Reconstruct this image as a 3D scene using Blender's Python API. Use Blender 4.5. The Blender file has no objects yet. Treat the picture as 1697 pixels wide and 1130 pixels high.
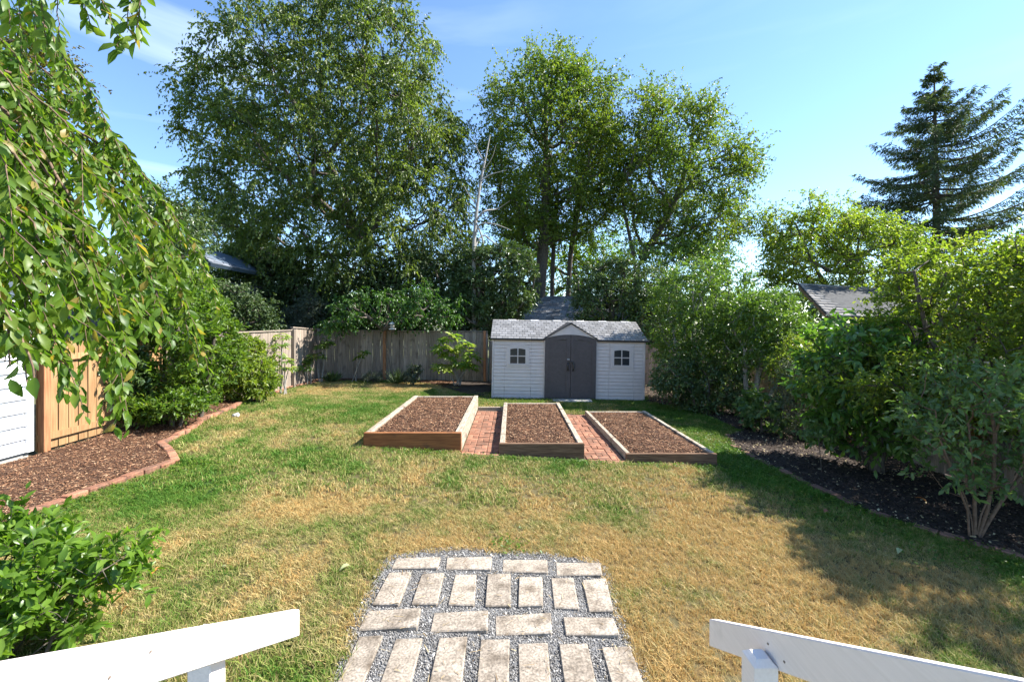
import bpy, bmesh, math, random
import numpy as np
from mathutils import Vector, Matrix

random.seed(11)
R = np.random.default_rng(11)
SC = bpy.context.scene
COL = SC.collection

# ------------------------------------------------------------------ camera, sky, sun, exposure
FPX, HOR, CX, EYE = 720.0, 535.0, 848.5, 2.15
cam = bpy.data.cameras.new("camera")
cam.sensor_width = 36.0
cam.lens = FPX / 1697 * 36
cam.shift_y = -(565 - HOR) / 1697
cam.clip_start, cam.clip_end = 0.05, 3000
camo = bpy.data.objects.new("camera", cam)
camo.location = (0, 0, EYE)
camo.rotation_euler = (math.pi / 2, 0, 0)
COL.objects.link(camo)
SC.camera = camo

SUN = Vector((0.69, 0.13, 0.70)).normalized()
ELEV = math.asin(SUN.z)
AZ = math.atan2(SUN.x, SUN.y)
world = bpy.data.worlds.new("World")
SC.world = world
world.use_nodes = True
wn, wl = world.node_tree.nodes, world.node_tree.links
wn.clear()
w_out = wn.new("ShaderNodeOutputWorld")
w_bg = wn.new("ShaderNodeBackground")
w_bg.inputs["Strength"].default_value = 0.110
w_sky = wn.new("ShaderNodeTexSky")
w_sky.sky_type = "NISHITA"
w_sky.sun_disc = False
w_sky.sun_elevation = ELEV
w_sky.sun_rotation = AZ
w_sky.air_density = 1.0
w_sky.dust_density = 0.08
w_sky.ozone_density = 1.1
# thin cirrus streaks over the sky
w_tc = wn.new("ShaderNodeTexCoord")
w_map = wn.new("ShaderNodeMapping")
w_map.inputs["Rotation"].default_value = (0, math.radians(24), 0)
w_map.inputs["Scale"].default_value = (1.5, 2.0, 11.0)
w_no = wn.new("ShaderNodeTexNoise")
w_no.inputs["Scale"].default_value = 1.3
w_no.inputs["Detail"].default_value = 5
w_no.inputs["Distortion"].default_value = 0.4
w_ramp = wn.new("ShaderNodeValToRGB")
w_ramp.color_ramp.elements[0].position = 0.54
w_ramp.color_ramp.elements[0].color = (0, 0, 0, 1)
w_ramp.color_ramp.elements[1].position = 0.80
w_ramp.color_ramp.elements[1].color = (0.16, 0.16, 0.16, 1)
w_mix = wn.new("ShaderNodeMix")
w_mix.data_type = "RGBA"
w_mix.inputs["B"].default_value = (6.0, 6.8, 8.0, 1)
wl.new(w_tc.outputs["Generated"], w_map.inputs["Vector"])
wl.new(w_map.outputs["Vector"], w_no.inputs["Vector"])
wl.new(w_no.outputs["Fac"], w_ramp.inputs["Fac"])
w_sep = wn.new("ShaderNodeSeparateXYZ")
wl.new(w_tc.outputs["Generated"], w_sep.inputs["Vector"])
w_mr = wn.new("ShaderNodeMapRange")
w_mr.inputs["From Min"].default_value = 0.15
w_mr.inputs["From Max"].default_value = -0.5
w_mr.inputs["To Min"].default_value = 0.35
w_mr.inputs["To Max"].default_value = 1.9
wl.new(w_sep.outputs["X"], w_mr.inputs["Value"])
w_mul = wn.new("ShaderNodeMath")
w_mul.operation = "MULTIPLY"
wl.new(w_ramp.outputs["Color"], w_mul.inputs[0])
wl.new(w_mr.outputs["Result"], w_mul.inputs[1])
wl.new(w_mul.outputs["Value"], w_mix.inputs["Factor"])
w_tint = wn.new("ShaderNodeMix")
w_tint.data_type = "RGBA"
w_tint.blend_type = "MULTIPLY"
w_tint.inputs["Factor"].default_value = 1.0
w_tint.inputs["B"].default_value = (0.76, 0.885, 1.02, 1)
wl.new(w_sky.outputs["Color"], w_tint.inputs["A"])
wl.new(w_tint.outputs["Result"], w_mix.inputs["A"])
wl.new(w_mix.outputs["Result"], w_bg.inputs["Color"])
wl.new(w_bg.outputs["Background"], w_out.inputs["Surface"])

sun = bpy.data.lights.new("sun", "SUN")
sun.energy = 5.0
sun.angle = math.radians(0.53)
sun.color = (1.0, 0.96, 0.89)
suno = bpy.data.objects.new("sun", sun)
suno.rotation_euler = (-SUN).to_track_quat("-Z", "Y").to_euler()
suno.location = (20, 5, 20)
COL.objects.link(suno)

SC.view_settings.view_transform = "Standard"
SC.view_settings.look = "None"
SC.view_settings.gamma = 1.0
SC.view_settings.use_curve_mapping = False
SC.view_settings.exposure = 1.55
SC.render.engine = "CYCLES"
SC.cycles.max_bounces = 8
SC.cycles.transmission_bounces = 6
SC.cycles.transparent_max_bounces = 6


# ------------------------------------------------------------------ coordinates
def sstep(a, b, x):
    t = np.clip((x - a) / (b - a), 0, 1)
    return t * t * (3 - 2 * t)


def ter(x, y):
    """height of the ground"""
    x = np.asarray(x, float)
    y = np.asarray(y, float)
    s = sstep(9, 13, y)
    xc = np.clip(x, -7.5, 7.5)
    near = -0.05 * xc - 0.012 * np.maximum(xc - 4, 0) ** 2
    far = -0.02 * xc - 0.07 - 0.012 * np.maximum(xc - 4, 0) ** 2
    return near * (1 - s) + far * s


def terz(x, y):
    return float(ter(x, y))


def at(px, py, Y):
    return np.array([(px - CX) / FPX * Y, Y, EYE - (py - HOR) / FPX * Y])


def gnd(px, py):
    z = 0.0
    for _ in range(30):
        Y = FPX * (EYE - z) / (py - HOR)
        X = (px - CX) / FPX * Y
        z = 0.5 * z + 0.5 * terz(X, Y)
    return np.array([X, Y, z])


def _hash(ix, iy, iz, seed):
    n = (ix.astype(np.int64) * 374761393 + iy.astype(np.int64) * 668265263 + iz.astype(np.int64) * 2147483647 + seed * 974634777) & 0xFFFFFFFF
    n = ((n ^ (n >> 13)) * 1274126177) & 0xFFFFFFFF
    return ((n ^ (n >> 16)) & 0xFFFF) / 65535.0


def vnoise(p, seed=0):
    p = np.asarray(p, float)
    i = np.floor(p)
    f = p - i
    f = f * f * (3 - 2 * f)
    i = i.astype(np.int64)
    r = 0
    for dx in (0, 1):
        for dy in (0, 1):
            for dz in (0, 1):
                w = (f[:, 0] if dx else 1 - f[:, 0]) * (f[:, 1] if dy else 1 - f[:, 1]) * (f[:, 2] if dz else 1 - f[:, 2])
                r = r + w * _hash(i[:, 0] + dx, i[:, 1] + dy, i[:, 2] + dz, seed)
    return r


def fbm2(x, y, sc, seed=0, oct=3):
    p = np.stack([x * sc, y * sc, np.zeros_like(x)], 1)
    v, a, t = 0, 1.0, 0
    for o in range(oct):
        v = v + a * vnoise(p * 2 ** o, seed + o)
        t += a
        a *= 0.55
    return v / t


def inside(poly, x, y):
    poly = np.asarray(poly, float)
    c = np.zeros(len(x), bool)
    n = len(poly)
    for i in range(n):
        x1, y1 = poly[i]
        x2, y2 = poly[(i + 1) % n]
        if y1 == y2:
            continue
        m = ((y1 > y) != (y2 > y)) & (x < (x2 - x1) * (y - y1) / (y2 - y1) + x1)
        c ^= m
    return c


def edge_dist(poly, x, y):
    poly = np.asarray(poly, float)
    d = np.full(len(x), 1e9)
    n = len(poly)
    for i in range(n):
        a = poly[i]
        b = poly[(i + 1) % n] - a
        L = max(b @ b, 1e-12)
        t = np.clip(((x - a[0]) * b[0] + (y - a[1]) * b[1]) / L, 0, 1)
        d = np.minimum(d, np.hypot(x - a[0] - t * b[0], y - a[1] - t * b[1]))
    return d


def nrm(v):
    return v / np.maximum(np.linalg.norm(v, axis=-1, keepdims=True), 1e-9)


# ------------------------------------------------------------------ materials
def new_mat(name):
    m = bpy.data.materials.new(name)
    m.use_nodes = True
    nt = m.node_tree
    nt.nodes.clear()
    out = nt.nodes.new("ShaderNodeOutputMaterial")
    p = nt.nodes.new("ShaderNodeBsdfPrincipled")
    nt.links.new(p.outputs["BSDF"], out.inputs["Surface"])
    return m, nt.nodes, nt.links, p, out


def ramp(nodes, stops):
    r = nodes.new("ShaderNodeValToRGB")
    e = r.color_ramp.elements
    while len(e) > 1:
        e.remove(e[-1])
    e[0].position = stops[0][0]
    e[0].color = (*stops[0][1], 1)
    for p, c in stops[1:]:
        k = e.new(p)
        k.color = (*c, 1)
    return r


def noise_node(nodes, links, scale, detail=4, stretch=None, coord="Object", rot=None, distort=0):
    tc = nodes.new("ShaderNodeTexCoord")
    n = nodes.new("ShaderNodeTexNoise")
    n.inputs["Scale"].default_value = scale
    n.inputs["Detail"].default_value = detail
    n.inputs["Distortion"].default_value = distort
    src = tc.outputs[coord]
    if coord == "World":
        pass
    if stretch or rot:
        mp = nodes.new("ShaderNodeMapping")
        if stretch:
            mp.inputs["Scale"].default_value = stretch
        if rot:
            mp.inputs["Rotation"].default_value = rot
        links.new(src, mp.inputs["Vector"])
        src = mp.outputs["Vector"]
    links.new(src, n.inputs["Vector"])
    return n


def add_bump(nodes, links, p, src, strength, dist=0.01):
    b = nodes.new("ShaderNodeBump")
    b.inputs["Strength"].default_value = strength
    b.inputs["Distance"].default_value = dist
    links.new(src, b.inputs["Height"])
    links.new(b.outputs["Normal"], p.inputs["Normal"])


def mat_noise(name, stops, scale, rough=0.8, detail=5, stretch=None, bump=0.0, bdist=0.01, spec=0.3, per_object=0.0, stain=None, rot=None, fine=0.0):
    """base colour from noise; per_object shifts value per piece, stain = (colour, scale, lo, hi)"""
    m, N, L, p, out = new_mat(name)
    n = noise_node(N, L, scale, detail, stretch, rot=rot)
    r = ramp(N, stops)
    L.new(n.outputs["Fac"], r.inputs["Fac"])
    col = r.outputs["Color"]
    if stain:
        n2 = noise_node(N, L, stain[1], 6)
        r2 = ramp(N, [(stain[2], (0, 0, 0)), (stain[3], (1, 1, 1))])
        if per_object:
            oi = N.new("ShaderNodeObjectInfo")
            va = N.new("ShaderNodeVectorMath")
            va.operation = "SCALE"
            va.inputs[0].default_value = (13.0, 7.0, 5.0)
            L.new(oi.outputs["Random"], va.inputs["Scale"])
            vb = N.new("ShaderNodeVectorMath")
            tc = N.new("ShaderNodeTexCoord")
            L.new(tc.outputs["Object"], vb.inputs[0])
            L.new(va.outputs["Vector"], vb.inputs[1])
            L.new(vb.outputs["Vector"], n2.inputs["Vector"])
        L.new(n2.outputs["Fac"], r2.inputs["Fac"])
        mx = N.new("ShaderNodeMix")
        mx.data_type = "RGBA"
        mx.inputs["B"].default_value = (*stain[0], 1)
        L.new(r2.outputs["Color"], mx.inputs["Factor"])
        L.new(col, mx.inputs["A"])
        col = mx.outputs["Result"]
    if per_object:
        oi = N.new("ShaderNodeObjectInfo")
        hs = N.new("ShaderNodeHueSaturation")
        mr = N.new("ShaderNodeMapRange")
        mr.inputs["To Min"].default_value = 1 - per_object
        mr.inputs["To Max"].default_value = 1 + per_object
        L.new(oi.outputs["Random"], mr.inputs["Value"])
        L.new(mr.outputs["Result"], hs.inputs["Value"])
        L.new(col, hs.inputs["Color"])
        col = hs.outputs["Color"]
    if fine:
        n3 = noise_node(N, L, 70, 4)
        mr3 = N.new("ShaderNodeMapRange")
        mr3.inputs["From Min"].default_value = 0.3
        mr3.inputs["From Max"].default_value = 0.7
        mr3.inputs["To Min"].default_value = 1 - fine
        mr3.inputs["To Max"].default_value = 1 + fine * 0.6
        L.new(n3.outputs["Fac"], mr3.inputs["Value"])
        h3 = N.new("ShaderNodeHueSaturation")
        L.new(mr3.outputs["Result"], h3.inputs["Value"])
        L.new(col, h3.inputs["Color"])
        col = h3.outputs["Color"]
    L.new(col, p.inputs["Base Color"])
    p.inputs["Roughness"].default_value = rough
    p.inputs["Specular IOR Level"].default_value = spec
    if bump:
        add_bump(N, L, p, n.outputs["Fac"], bump, bdist)
    return m


def mat_attr(name, attr, stops, rough=0.8, spec=0.2, translucent=0.0):
    m, N, L, p, out = new_mat(name)
    a = N.new("ShaderNodeAttribute")
    a.attribute_name = attr
    r = ramp(N, stops)
    L.new(a.outputs["Fac"], r.inputs["Fac"])
    L.new(r.outputs["Color"], p.inputs["Base Color"])
    p.inputs["Roughness"].default_value = rough
    p.inputs["Specular IOR Level"].default_value = spec
    if translucent:
        t = N.new("ShaderNodeBsdfTranslucent")
        L.new(r.outputs["Color"], t.inputs["Color"])
        mx = N.new("ShaderNodeMixShader")
        mx.inputs["Fac"].default_value = translucent
        L.new(p.outputs["BSDF"], mx.inputs[1])
        L.new(t.outputs["BSDF"], mx.inputs[2])
        L.new(mx.outputs["Shader"], out.inputs["Surface"])
    return m


def leaf_mat(name, stops, trans=0.55, rough=0.42, spec=0.5, use_object=False, tint=(1.35, 1.4, 0.5)):
    m, N, L, p, out = new_mat(name)
    if use_object:
        a = N.new("ShaderNodeObjectInfo")
        fac = a.outputs["Random"]
    else:
        a = N.new("ShaderNodeAttribute")
        a.attribute_name = "rnd"
        fac = a.outputs["Fac"]
    r = ramp(N, stops)
    L.new(fac, r.inputs["Fac"])
    L.new(r.outputs["Color"], p.inputs["Base Color"])
    p.inputs["Roughness"].default_value = rough
    p.inputs["Specular IOR Level"].default_value = spec
    t = N.new("ShaderNodeBsdfTranslucent")
    mt = N.new("ShaderNodeMix")
    mt.data_type = "RGBA"
    mt.blend_type = "MULTIPLY"
    mt.inputs["Factor"].default_value = 1.0
    mt.inputs["B"].default_value = (*tint, 1)
    L.new(r.outputs["Color"], mt.inputs["A"])
    L.new(mt.outputs["Result"], t.inputs["Color"])
    mx = N.new("ShaderNodeMixShader")
    mx.inputs["Fac"].default_value = trans
    L.new(p.outputs["BSDF"], mx.inputs[1])
    L.new(t.outputs["BSDF"], mx.inputs[2])
    L.new(mx.outputs["Shader"], out.inputs["Surface"])
    return m


def greens(dark, mid, light, odd=None):
    s = [(0.0, dark), (0.45, mid), (0.86, light)]
    if odd:
        s += [(0.95, light), (0.97, odd), (1.0, odd)]
    return s


G_BIRCH = greens((0.060, 0.100, 0.024), (0.105, 0.155, 0.034), (0.165, 0.210, 0.052), (0.24, 0.23, 0.07))
G_MAPLE = greens((0.060, 0.115, 0.020), (0.105, 0.165, 0.028), (0.175, 0.215, 0.036), (0.24, 0.15, 0.04))
G_DARK = greens((0.035, 0.065, 0.022), (0.055, 0.092, 0.030), (0.090, 0.130, 0.044))
G_GLOSS = greens((0.045, 0.082, 0.026), (0.070, 0.118, 0.035), (0.115, 0.165, 0.050), (0.13, 0.10, 0.05))
G_BRIGHT = greens((0.060, 0.125, 0.016), (0.105, 0.190, 0.024), (0.170, 0.245, 0.038), (0.26, 0.23, 0.05))
G_LIME = greens((0.085, 0.160, 0.022), (0.165, 0.235, 0.034), (0.260, 0.310, 0.055), (0.32, 0.18, 0.06))
G_CHERRY = greens((0.055, 0.120, 0.014), (0.105, 0.190, 0.020), (0.175, 0.250, 0.036), (0.32, 0.24, 0.06))
G_SPRUCE = greens((0.022, 0.042, 0.028), (0.035, 0.062, 0.034), (0.058, 0.085, 0.040))
G_GREY = greens((0.060, 0.085, 0.055), (0.090, 0.115, 0.075), (0.140, 0.160, 0.110))
G_OLIVE = greens((0.055, 0.070, 0.018), (0.100, 0.100, 0.022), (0.160, 0.130, 0.030), (0.25, 0.13, 0.03))
G_BLUE = greens((0.080, 0.155, 0.058), (0.125, 0.210, 0.078), (0.185, 0.270, 0.105))
G_RED = [(0.0, (0.03, 0.06, 0.02)), (0.6, (0.05, 0.09, 0.03)), (0.75, (0.35, 0.04, 0.05)), (1.0, (0.5, 0.08, 0.08))]

LM = {k: leaf_mat("leaf_" + k, v) for k, v in dict(birch=G_BIRCH, maple=G_MAPLE, bright=G_BRIGHT, lime=G_LIME, cherry=G_CHERRY, olive=G_OLIVE, blue=G_BLUE, red=G_RED).items()}
LM["dark"] = leaf_mat("leaf_dark", G_DARK, trans=0.3, rough=0.5, spec=0.4)
LM["gloss"] = leaf_mat("leaf_gloss", G_GLOSS, trans=0.3, rough=0.33, spec=0.6)
LM["mid"] = leaf_mat("leaf_mid", greens((0.060, 0.122, 0.022), (0.105, 0.185, 0.032), (0.170, 0.250, 0.050)), trans=0.45, rough=0.30, spec=0.7)
LM["fresh"] = leaf_mat("leaf_fresh", greens((0.075, 0.155, 0.018), (0.125, 0.230, 0.026), (0.190, 0.300, 0.045)), rough=0.35)
LM["fresh_one"] = leaf_mat("leaf_fresh_single", greens((0.075, 0.155, 0.018), (0.125, 0.230, 0.026), (0.190, 0.300, 0.045)), rough=0.35, use_object=True)
LM["deep"] = leaf_mat("leaf_deep", greens((0.030, 0.080, 0.012), (0.050, 0.120, 0.018), (0.080, 0.165, 0.026)), trans=0.4)
LM["spruce"] = leaf_mat("leaf_spruce", greens((0.045, 0.075, 0.038), (0.070, 0.105, 0.048), (0.110, 0.145, 0.060)), trans=0.25, rough=0.6, spec=0.3)
LM["grey"] = leaf_mat("leaf_grey", G_GREY, trans=0.25, rough=0.6, spec=0.3)
LM["cherry_one"] = leaf_mat("leaf_cherry_single", G_CHERRY, use_object=True, rough=0.42, spec=0.38)
LM["cherry"] = leaf_mat("leaf_cherry", G_CHERRY, rough=0.42, spec=0.38)
LM["bright_one"] = leaf_mat("leaf_bright_single", G_BRIGHT, use_object=True)
LM["gloss_one"] = leaf_mat("leaf_gloss_single", greens((0.055, 0.130, 0.024), (0.085, 0.190, 0.032), (0.130, 0.235, 0.045)), trans=0.45, rough=0.3, spec=0.6, use_object=True)
LM["lime_one"] = leaf_mat("leaf_lime_single", greens((0.10, 0.19, 0.022), (0.18, 0.27, 0.034), (0.28, 0.34, 0.055)), use_object=True)

M = {}
M["bark"] = mat_noise("bark", [(0.3, (0.05, 0.04, 0.032)), (0.7, (0.15, 0.125, 0.10))], 14, 0.9, stretch=(3, 3, 0.6), bump=0.6)
M["bark_pale"] = mat_noise("bark_pale", [(0.3, (0.16, 0.145, 0.12)), (0.7, (0.36, 0.34, 0.30))], 12, 0.9, stretch=(3, 3, 0.6), bump=0.4)
M["bark_dead"] = mat_noise("bark_dead", [(0.3, (0.20, 0.185, 0.165)), (0.7, (0.36, 0.34, 0.31))], 12, 0.85, bump=0.2)
M["twig"] = mat_noise("twig_bark", [(0.3, (0.09, 0.055, 0.035)), (0.7, (0.20, 0.13, 0.085))], 30, 0.7)
M["soil"] = mat_noise("soil", [(0.3, (0.018, 0.013, 0.010)), (0.7, (0.065, 0.047, 0.036))], 22, 0.95, bump=0.9, bdist=0.02)
M["mulch_base"] = mat_noise("mulch_base", [(0.3, (0.030, 0.014, 0.008)), (0.7, (0.10, 0.05, 0.028))], 45, 0.95, bump=1.0, bdist=0.02)
M["earth"] = mat_noise("earth", [(0.3, (0.05, 0.055, 0.02)), (0.7, (0.10, 0.10, 0.04))], 0.8, 0.95)
M["chips"] = mat_attr("mulch_chips", "rnd", [(0, (0.035, 0.015, 0.008)), (0.45, (0.150, 0.070, 0.036)), (0.8, (0.26, 0.138, 0.075)), (1, (0.42, 0.28, 0.17))], 0.85)
M["crumbs"] = mat_attr("soil_crumbs", "rnd", [(0, (0.014, 0.010, 0.008)), (0.7, (0.070, 0.050, 0.038)), (0.93, (0.10, 0.07, 0.05)), (0.965, (0.40, 0.32, 0.17)), (1, (0.55, 0.46, 0.28))], 0.9)
M["screw"] = mat_noise("screw_head", [(0.3, (0.10, 0.07, 0.05)), (0.7, (0.22, 0.18, 0.15))], 50, 0.5, spec=0.6)
M["litter"] = mat_attr("straw_litter", "rnd", [(0, (0.10, 0.055, 0.025)), (0.6, (0.32, 0.23, 0.11)), (1, (0.45, 0.36, 0.20))], 0.8)
M["gravel"] = mat_attr("gravel_stones", "rnd", [(0, (0.09, 0.085, 0.078)), (0.5, (0.19, 0.18, 0.168)), (0.85, (0.28, 0.268, 0.252)), (1, (0.50, 0.48, 0.45))], 0.8)
M["gravel_base"] = mat_noise("gravel_base", [(0.3, (0.05, 0.05, 0.052)), (0.7, (0.22, 0.22, 0.22))], 120, 0.95, bump=0.8)
M["paver"] = mat_noise("paver_concrete", [(0.3, (0.25, 0.208, 0.162)), (0.7, (0.36, 0.305, 0.245))], 9, 0.85, bump=0.15, bdist=0.004, per_object=0.13, stain=((0.10, 0.075, 0.052), 6.0, 0.50, 0.74), fine=0.5)
M["brick"] = mat_noise("brick_clay", [(0.3, (0.25, 0.105, 0.060)), (0.7, (0.38, 0.185, 0.115))], 9, 0.85, bump=0.25, per_object=0.28, stain=((0.14, 0.085, 0.058), 6.0, 0.45, 0.70), fine=0.3)
M["brick_dark"] = mat_noise("brick_weathered", [(0.3, (0.15, 0.075, 0.055)), (0.7, (0.26, 0.14, 0.10))], 9, 0.9, bump=0.25, per_object=0.2)
M["joint"] = mat_noise("joint_sand", [(0.3, (0.05, 0.032, 0.022)), (0.7, (0.13, 0.08, 0.055))], 40, 0.95, bump=0.6)
M["bed_old"] = mat_noise("weathered_timber", [(0.3, (0.21, 0.165, 0.115)), (0.7, (0.44, 0.38, 0.30))], 9, 0.85, stretch=(6, 0.5, 6), bump=0.5, per_object=0.1, stain=((0.10, 0.075, 0.055), 7, 0.58, 0.7))
M["bed_cedar"] = mat_noise("cedar_board", [(0.3, (0.16, 0.058, 0.020)), (0.7, (0.29, 0.118, 0.042))], 7, 0.8, stretch=(0.5, 6, 8), bump=0.3, stain=((0.08, 0.04, 0.025), 4, 0.6, 0.75))
M["bed_dark"] = mat_noise("dark_timber", [(0.3, (0.085, 0.045, 0.025)), (0.7, (0.22, 0.130, 0.078))], 8, 0.85, stretch=(0.5, 6, 8), bump=0.4)  # front boards of two beds, darker brown than their side boards
M["fence_grey"] = mat_noise("fence_grey_cedar", [(0.3, (0.19, 0.15, 0.115)), (0.7, (0.34, 0.28, 0.225))], 6, 0.9, stretch=(7, 7, 0.45), bump=0.3, per_object=0.2, stain=((0.13, 0.10, 0.08), 3, 0.58, 0.72))
M["fence_new"] = mat_noise("fence_new_cedar", [(0.3, (0.25, 0.135, 0.058)), (0.7, (0.40, 0.24, 0.115))], 6, 0.8, stretch=(7, 7, 0.45), bump=0.25, per_object=0.15)
M["post_cedar"] = mat_noise("post_red_cedar", [(0.3, (0.24, 0.10, 0.045)), (0.7, (0.46, 0.22, 0.105))], 6, 0.8, stretch=(7, 7, 0.45), bump=0.25)
M["siding"] = mat_noise("white_siding_paint", [(0.3, (0.74, 0.75, 0.77)), (0.7, (0.80, 0.81, 0.82))], 4, 0.55)
M["concrete"] = mat_noise("foundation_concrete", [(0.3, (0.30, 0.28, 0.25)), (0.7, (0.45, 0.42, 0.38))], 12, 0.9, bump=0.3)
M["rail_white"] = mat_noise("white_rail_paint", [(0.3, (0.76, 0.68, 0.63)), (0.7, (0.82, 0.74, 0.69))], 14, 0.5, bump=0.25, bdist=0.004, stretch=(6, 0.35, 6), stain=((0.52, 0.48, 0.43), 4, 0.62, 0.80))
M["plastic"] = mat_noise("shed_plastic_wall", [(0.3, (0.60, 0.52, 0.475)), (0.7, (0.66, 0.57, 0.525))], 6, 0.55, bump=0.03)
M["plastic_trim"] = mat_noise("shed_plastic_trim", [(0.3, (0.56, 0.485, 0.445)), (0.7, (0.61, 0.53, 0.49))], 6, 0.5)
M["door"] = mat_noise("shed_plastic_door", [(0.3, (0.078, 0.063, 0.060)), (0.7, (0.098, 0.080, 0.078))], 12, 0.5, bump=0.05)
M["eave"] = mat_noise("shed_dark_trim", [(0.3, (0.045, 0.042, 0.045)), (0.7, (0.06, 0.056, 0.058))], 6, 0.5)
M["black"] = mat_noise("black_handle_plastic", [(0.3, (0.012, 0.012, 0.013)), (0.7, (0.02, 0.02, 0.022))], 8, 0.3, spec=0.6)
M["metal"] = mat_noise("galvanised_metal", [(0.3, (0.45, 0.45, 0.45)), (0.7, (0.58, 0.58, 0.58))], 8, 0.4, spec=0.6)
M["shingle_shed"] = mat_attr("shed_roof_shingles", "rnd", [(0, (0.19, 0.182, 0.175)), (1, (0.315, 0.302, 0.292))], 0.7, 0.25)
M["shingle_far"] = mat_attr("asphalt_shingles", "rnd", [(0, (0.14, 0.145, 0.15)), (1, (0.30, 0.30, 0.305))], 0.9)
M["shingle_blue"] = mat_attr("dark_shingles", "rnd", [(0, (0.10, 0.115, 0.14)), (1, (0.20, 0.215, 0.25))], 0.85)
M["shingle_tan"] = mat_attr("grey_brown_shingles", "rnd", [(0, (0.17, 0.155, 0.14)), (1, (0.33, 0.305, 0.28))], 0.9)
M["roof_under"] = mat_noise("roof_felt", [(0.3, (0.05, 0.05, 0.05)), (0.7, (0.09, 0.09, 0.09))], 10, 0.95)
M["ridge_cap"] = mat_noise("shed_ridge_cap", [(0.3, (0.62, 0.61, 0.61)), (0.7, (0.70, 0.69, 0.69))], 8, 0.4, spec=0.6)
M["fascia_blue"] = mat_noise("blue_fascia", [(0.3, (0.06, 0.09, 0.13)), (0.7, (0.09, 0.13, 0.18))], 5, 0.6)
M["fascia_brown"] = mat_noise("brown_fascia", [(0.3, (0.30, 0.19, 0.11)), (0.7, (0.44, 0.29, 0.18))], 5, 0.7)
M["house_wall"] = mat_noise("house_wall_paint", [(0.3, (0.26, 0.22, 0.18)), (0.7, (0.34, 0.29, 0.24))], 5, 0.8)
M["house_blue"] = mat_noise("house_blue_paint", [(0.3, (0.055, 0.06, 0.065)), (0.7, (0.08, 0.085, 0.09))], 5, 0.8)
M["stone_white"] = mat_noise("pale_stone", [(0.3, (0.32, 0.30, 0.27)), (0.7, (0.5, 0.48, 0.44))], 9, 0.8, bump=0.5)
_m, _N, _L, _p, _o = new_mat("window_glass")
_p.inputs["Base Color"].default_value = (0.03, 0.033, 0.04, 1)
_p.inputs["Roughness"].default_value = 0.08
_p.inputs["Specular IOR Level"].default_value = 0.6
M["glass"] = _m

# lawn: "dry" 0 green .. 1 straw, on top of per-blade "rnd"
def lawn_mat(name, rough, trans, val):
    m, N, L, p, out = new_mat(name)
    a = N.new("ShaderNodeAttribute")
    a.attribute_name = "dry"
    if trans:
        a.attribute_type = "INSTANCER"
    r = ramp(N, [(q_, tuple(v_ * val for v_ in c_)) for q_, c_ in [(0.0, (0.045, 0.110, 0.012)), (0.28, (0.085, 0.145, 0.020)), (0.45, (0.150, 0.160, 0.036)), (0.62, (0.238, 0.205, 0.080)), (0.85, (0.305, 0.248, 0.112)), (1.0, (0.33, 0.215, 0.078))]])
    b = N.new("ShaderNodeAttribute")
    b.attribute_name = "rnd"
    ad = N.new("ShaderNodeMath")
    ad.operation = "MULTIPLY_ADD"
    ad.inputs[1].default_value = 0.62
    ad.inputs[2].default_value = -0.31
    L.new(b.outputs["Fac"], ad.inputs[0])
    s = N.new("ShaderNodeMath")
    s.operation = "ADD"
    s.use_clamp = True
    L.new(ad.outputs[0], s.inputs[0])
    L.new(a.outputs["Fac"], s.inputs[1])
    L.new(s.outputs[0], r.inputs["Fac"])
    L.new(r.outputs["Color"], p.inputs["Base Color"])
    p.inputs["Roughness"].default_value = rough
    p.inputs["Specular IOR Level"].default_value = 0.25
    if trans:
        t = N.new("ShaderNodeBsdfTranslucent")
        L.new(r.outputs["Color"], t.inputs["Color"])
        mx = N.new("ShaderNodeMixShader")
        mx.inputs["Fac"].default_value = trans
        L.new(p.outputs["BSDF"], mx.inputs[1])
        L.new(t.outputs["BSDF"], mx.inputs[2])
        L.new(mx.outputs["Shader"], out.inputs["Surface"])
    return m


M["lawn"] = lawn_mat("lawn_soil_and_thatch", 0.95, 0, 0.32)
M["blade"] = lawn_mat("grass_blades", 0.6, 0.30, 1.62)


# ------------------------------------------------------------------ object helpers
def link(name, me, parent=None):
    o = bpy.data.objects.new(name, me)
    COL.objects.link(o)
    if parent is not None:
        o.parent = parent
    return o


def thing(name, label, cat, loc=(0, 0, 0), rot=(0, 0, 0), group=None):
    o = bpy.data.objects.new(name, None)
    o.empty_display_size = 0.2
    COL.objects.link(o)
    o.location = loc
    o.rotation_euler = rot
    o["label"] = label
    o["category"] = cat
    if group:
        o["group"] = group
    return o


def tag(o, label=None, cat=None, group=None, kind=None):
    if label:
        o["label"] = label
    if cat:
        o["category"] = cat
    if group:
        o["group"] = group
    if kind:
        o["kind"] = kind
    return o


def np_mesh(name, V, F, mat, parent=None, smooth=False, attrs=None, local=False):
    """V (n,3) world coords, F (m,k) all faces with the same number of corners; parent (an unrotated Empty) is subtracted"""
    V = np.asarray(V, np.float32)
    if parent is not None and not local:
        V = V - np.array(root_loc(parent), np.float32)
    F = np.asarray(F, np.int32)
    me = bpy.data.meshes.new(name)
    k = F.shape[1]
    me.vertices.add(len(V))
    me.vertices.foreach_set("co", V.ravel())
    me.loops.add(F.size)
    me.loops.foreach_set("vertex_index", F.ravel())
    me.polygons.add(len(F))
    me.polygons.foreach_set("loop_start", np.arange(0, F.size, k, dtype=np.int32))
    me.polygons.foreach_set("loop_total", np.full(len(F), k, np.int32))
    if smooth:
        me.polygons.foreach_set("use_smooth", np.ones(len(F), bool))
    me.update(calc_edges=True)
    for a, v in (attrs or {}).items():
        t = me.attributes.new(a, "FLOAT", "POINT")
        t.data.foreach_set("value", np.asarray(v, np.float32))
    if mat is not None:
        me.materials.append(mat)
    return link(name, me, parent)


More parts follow.
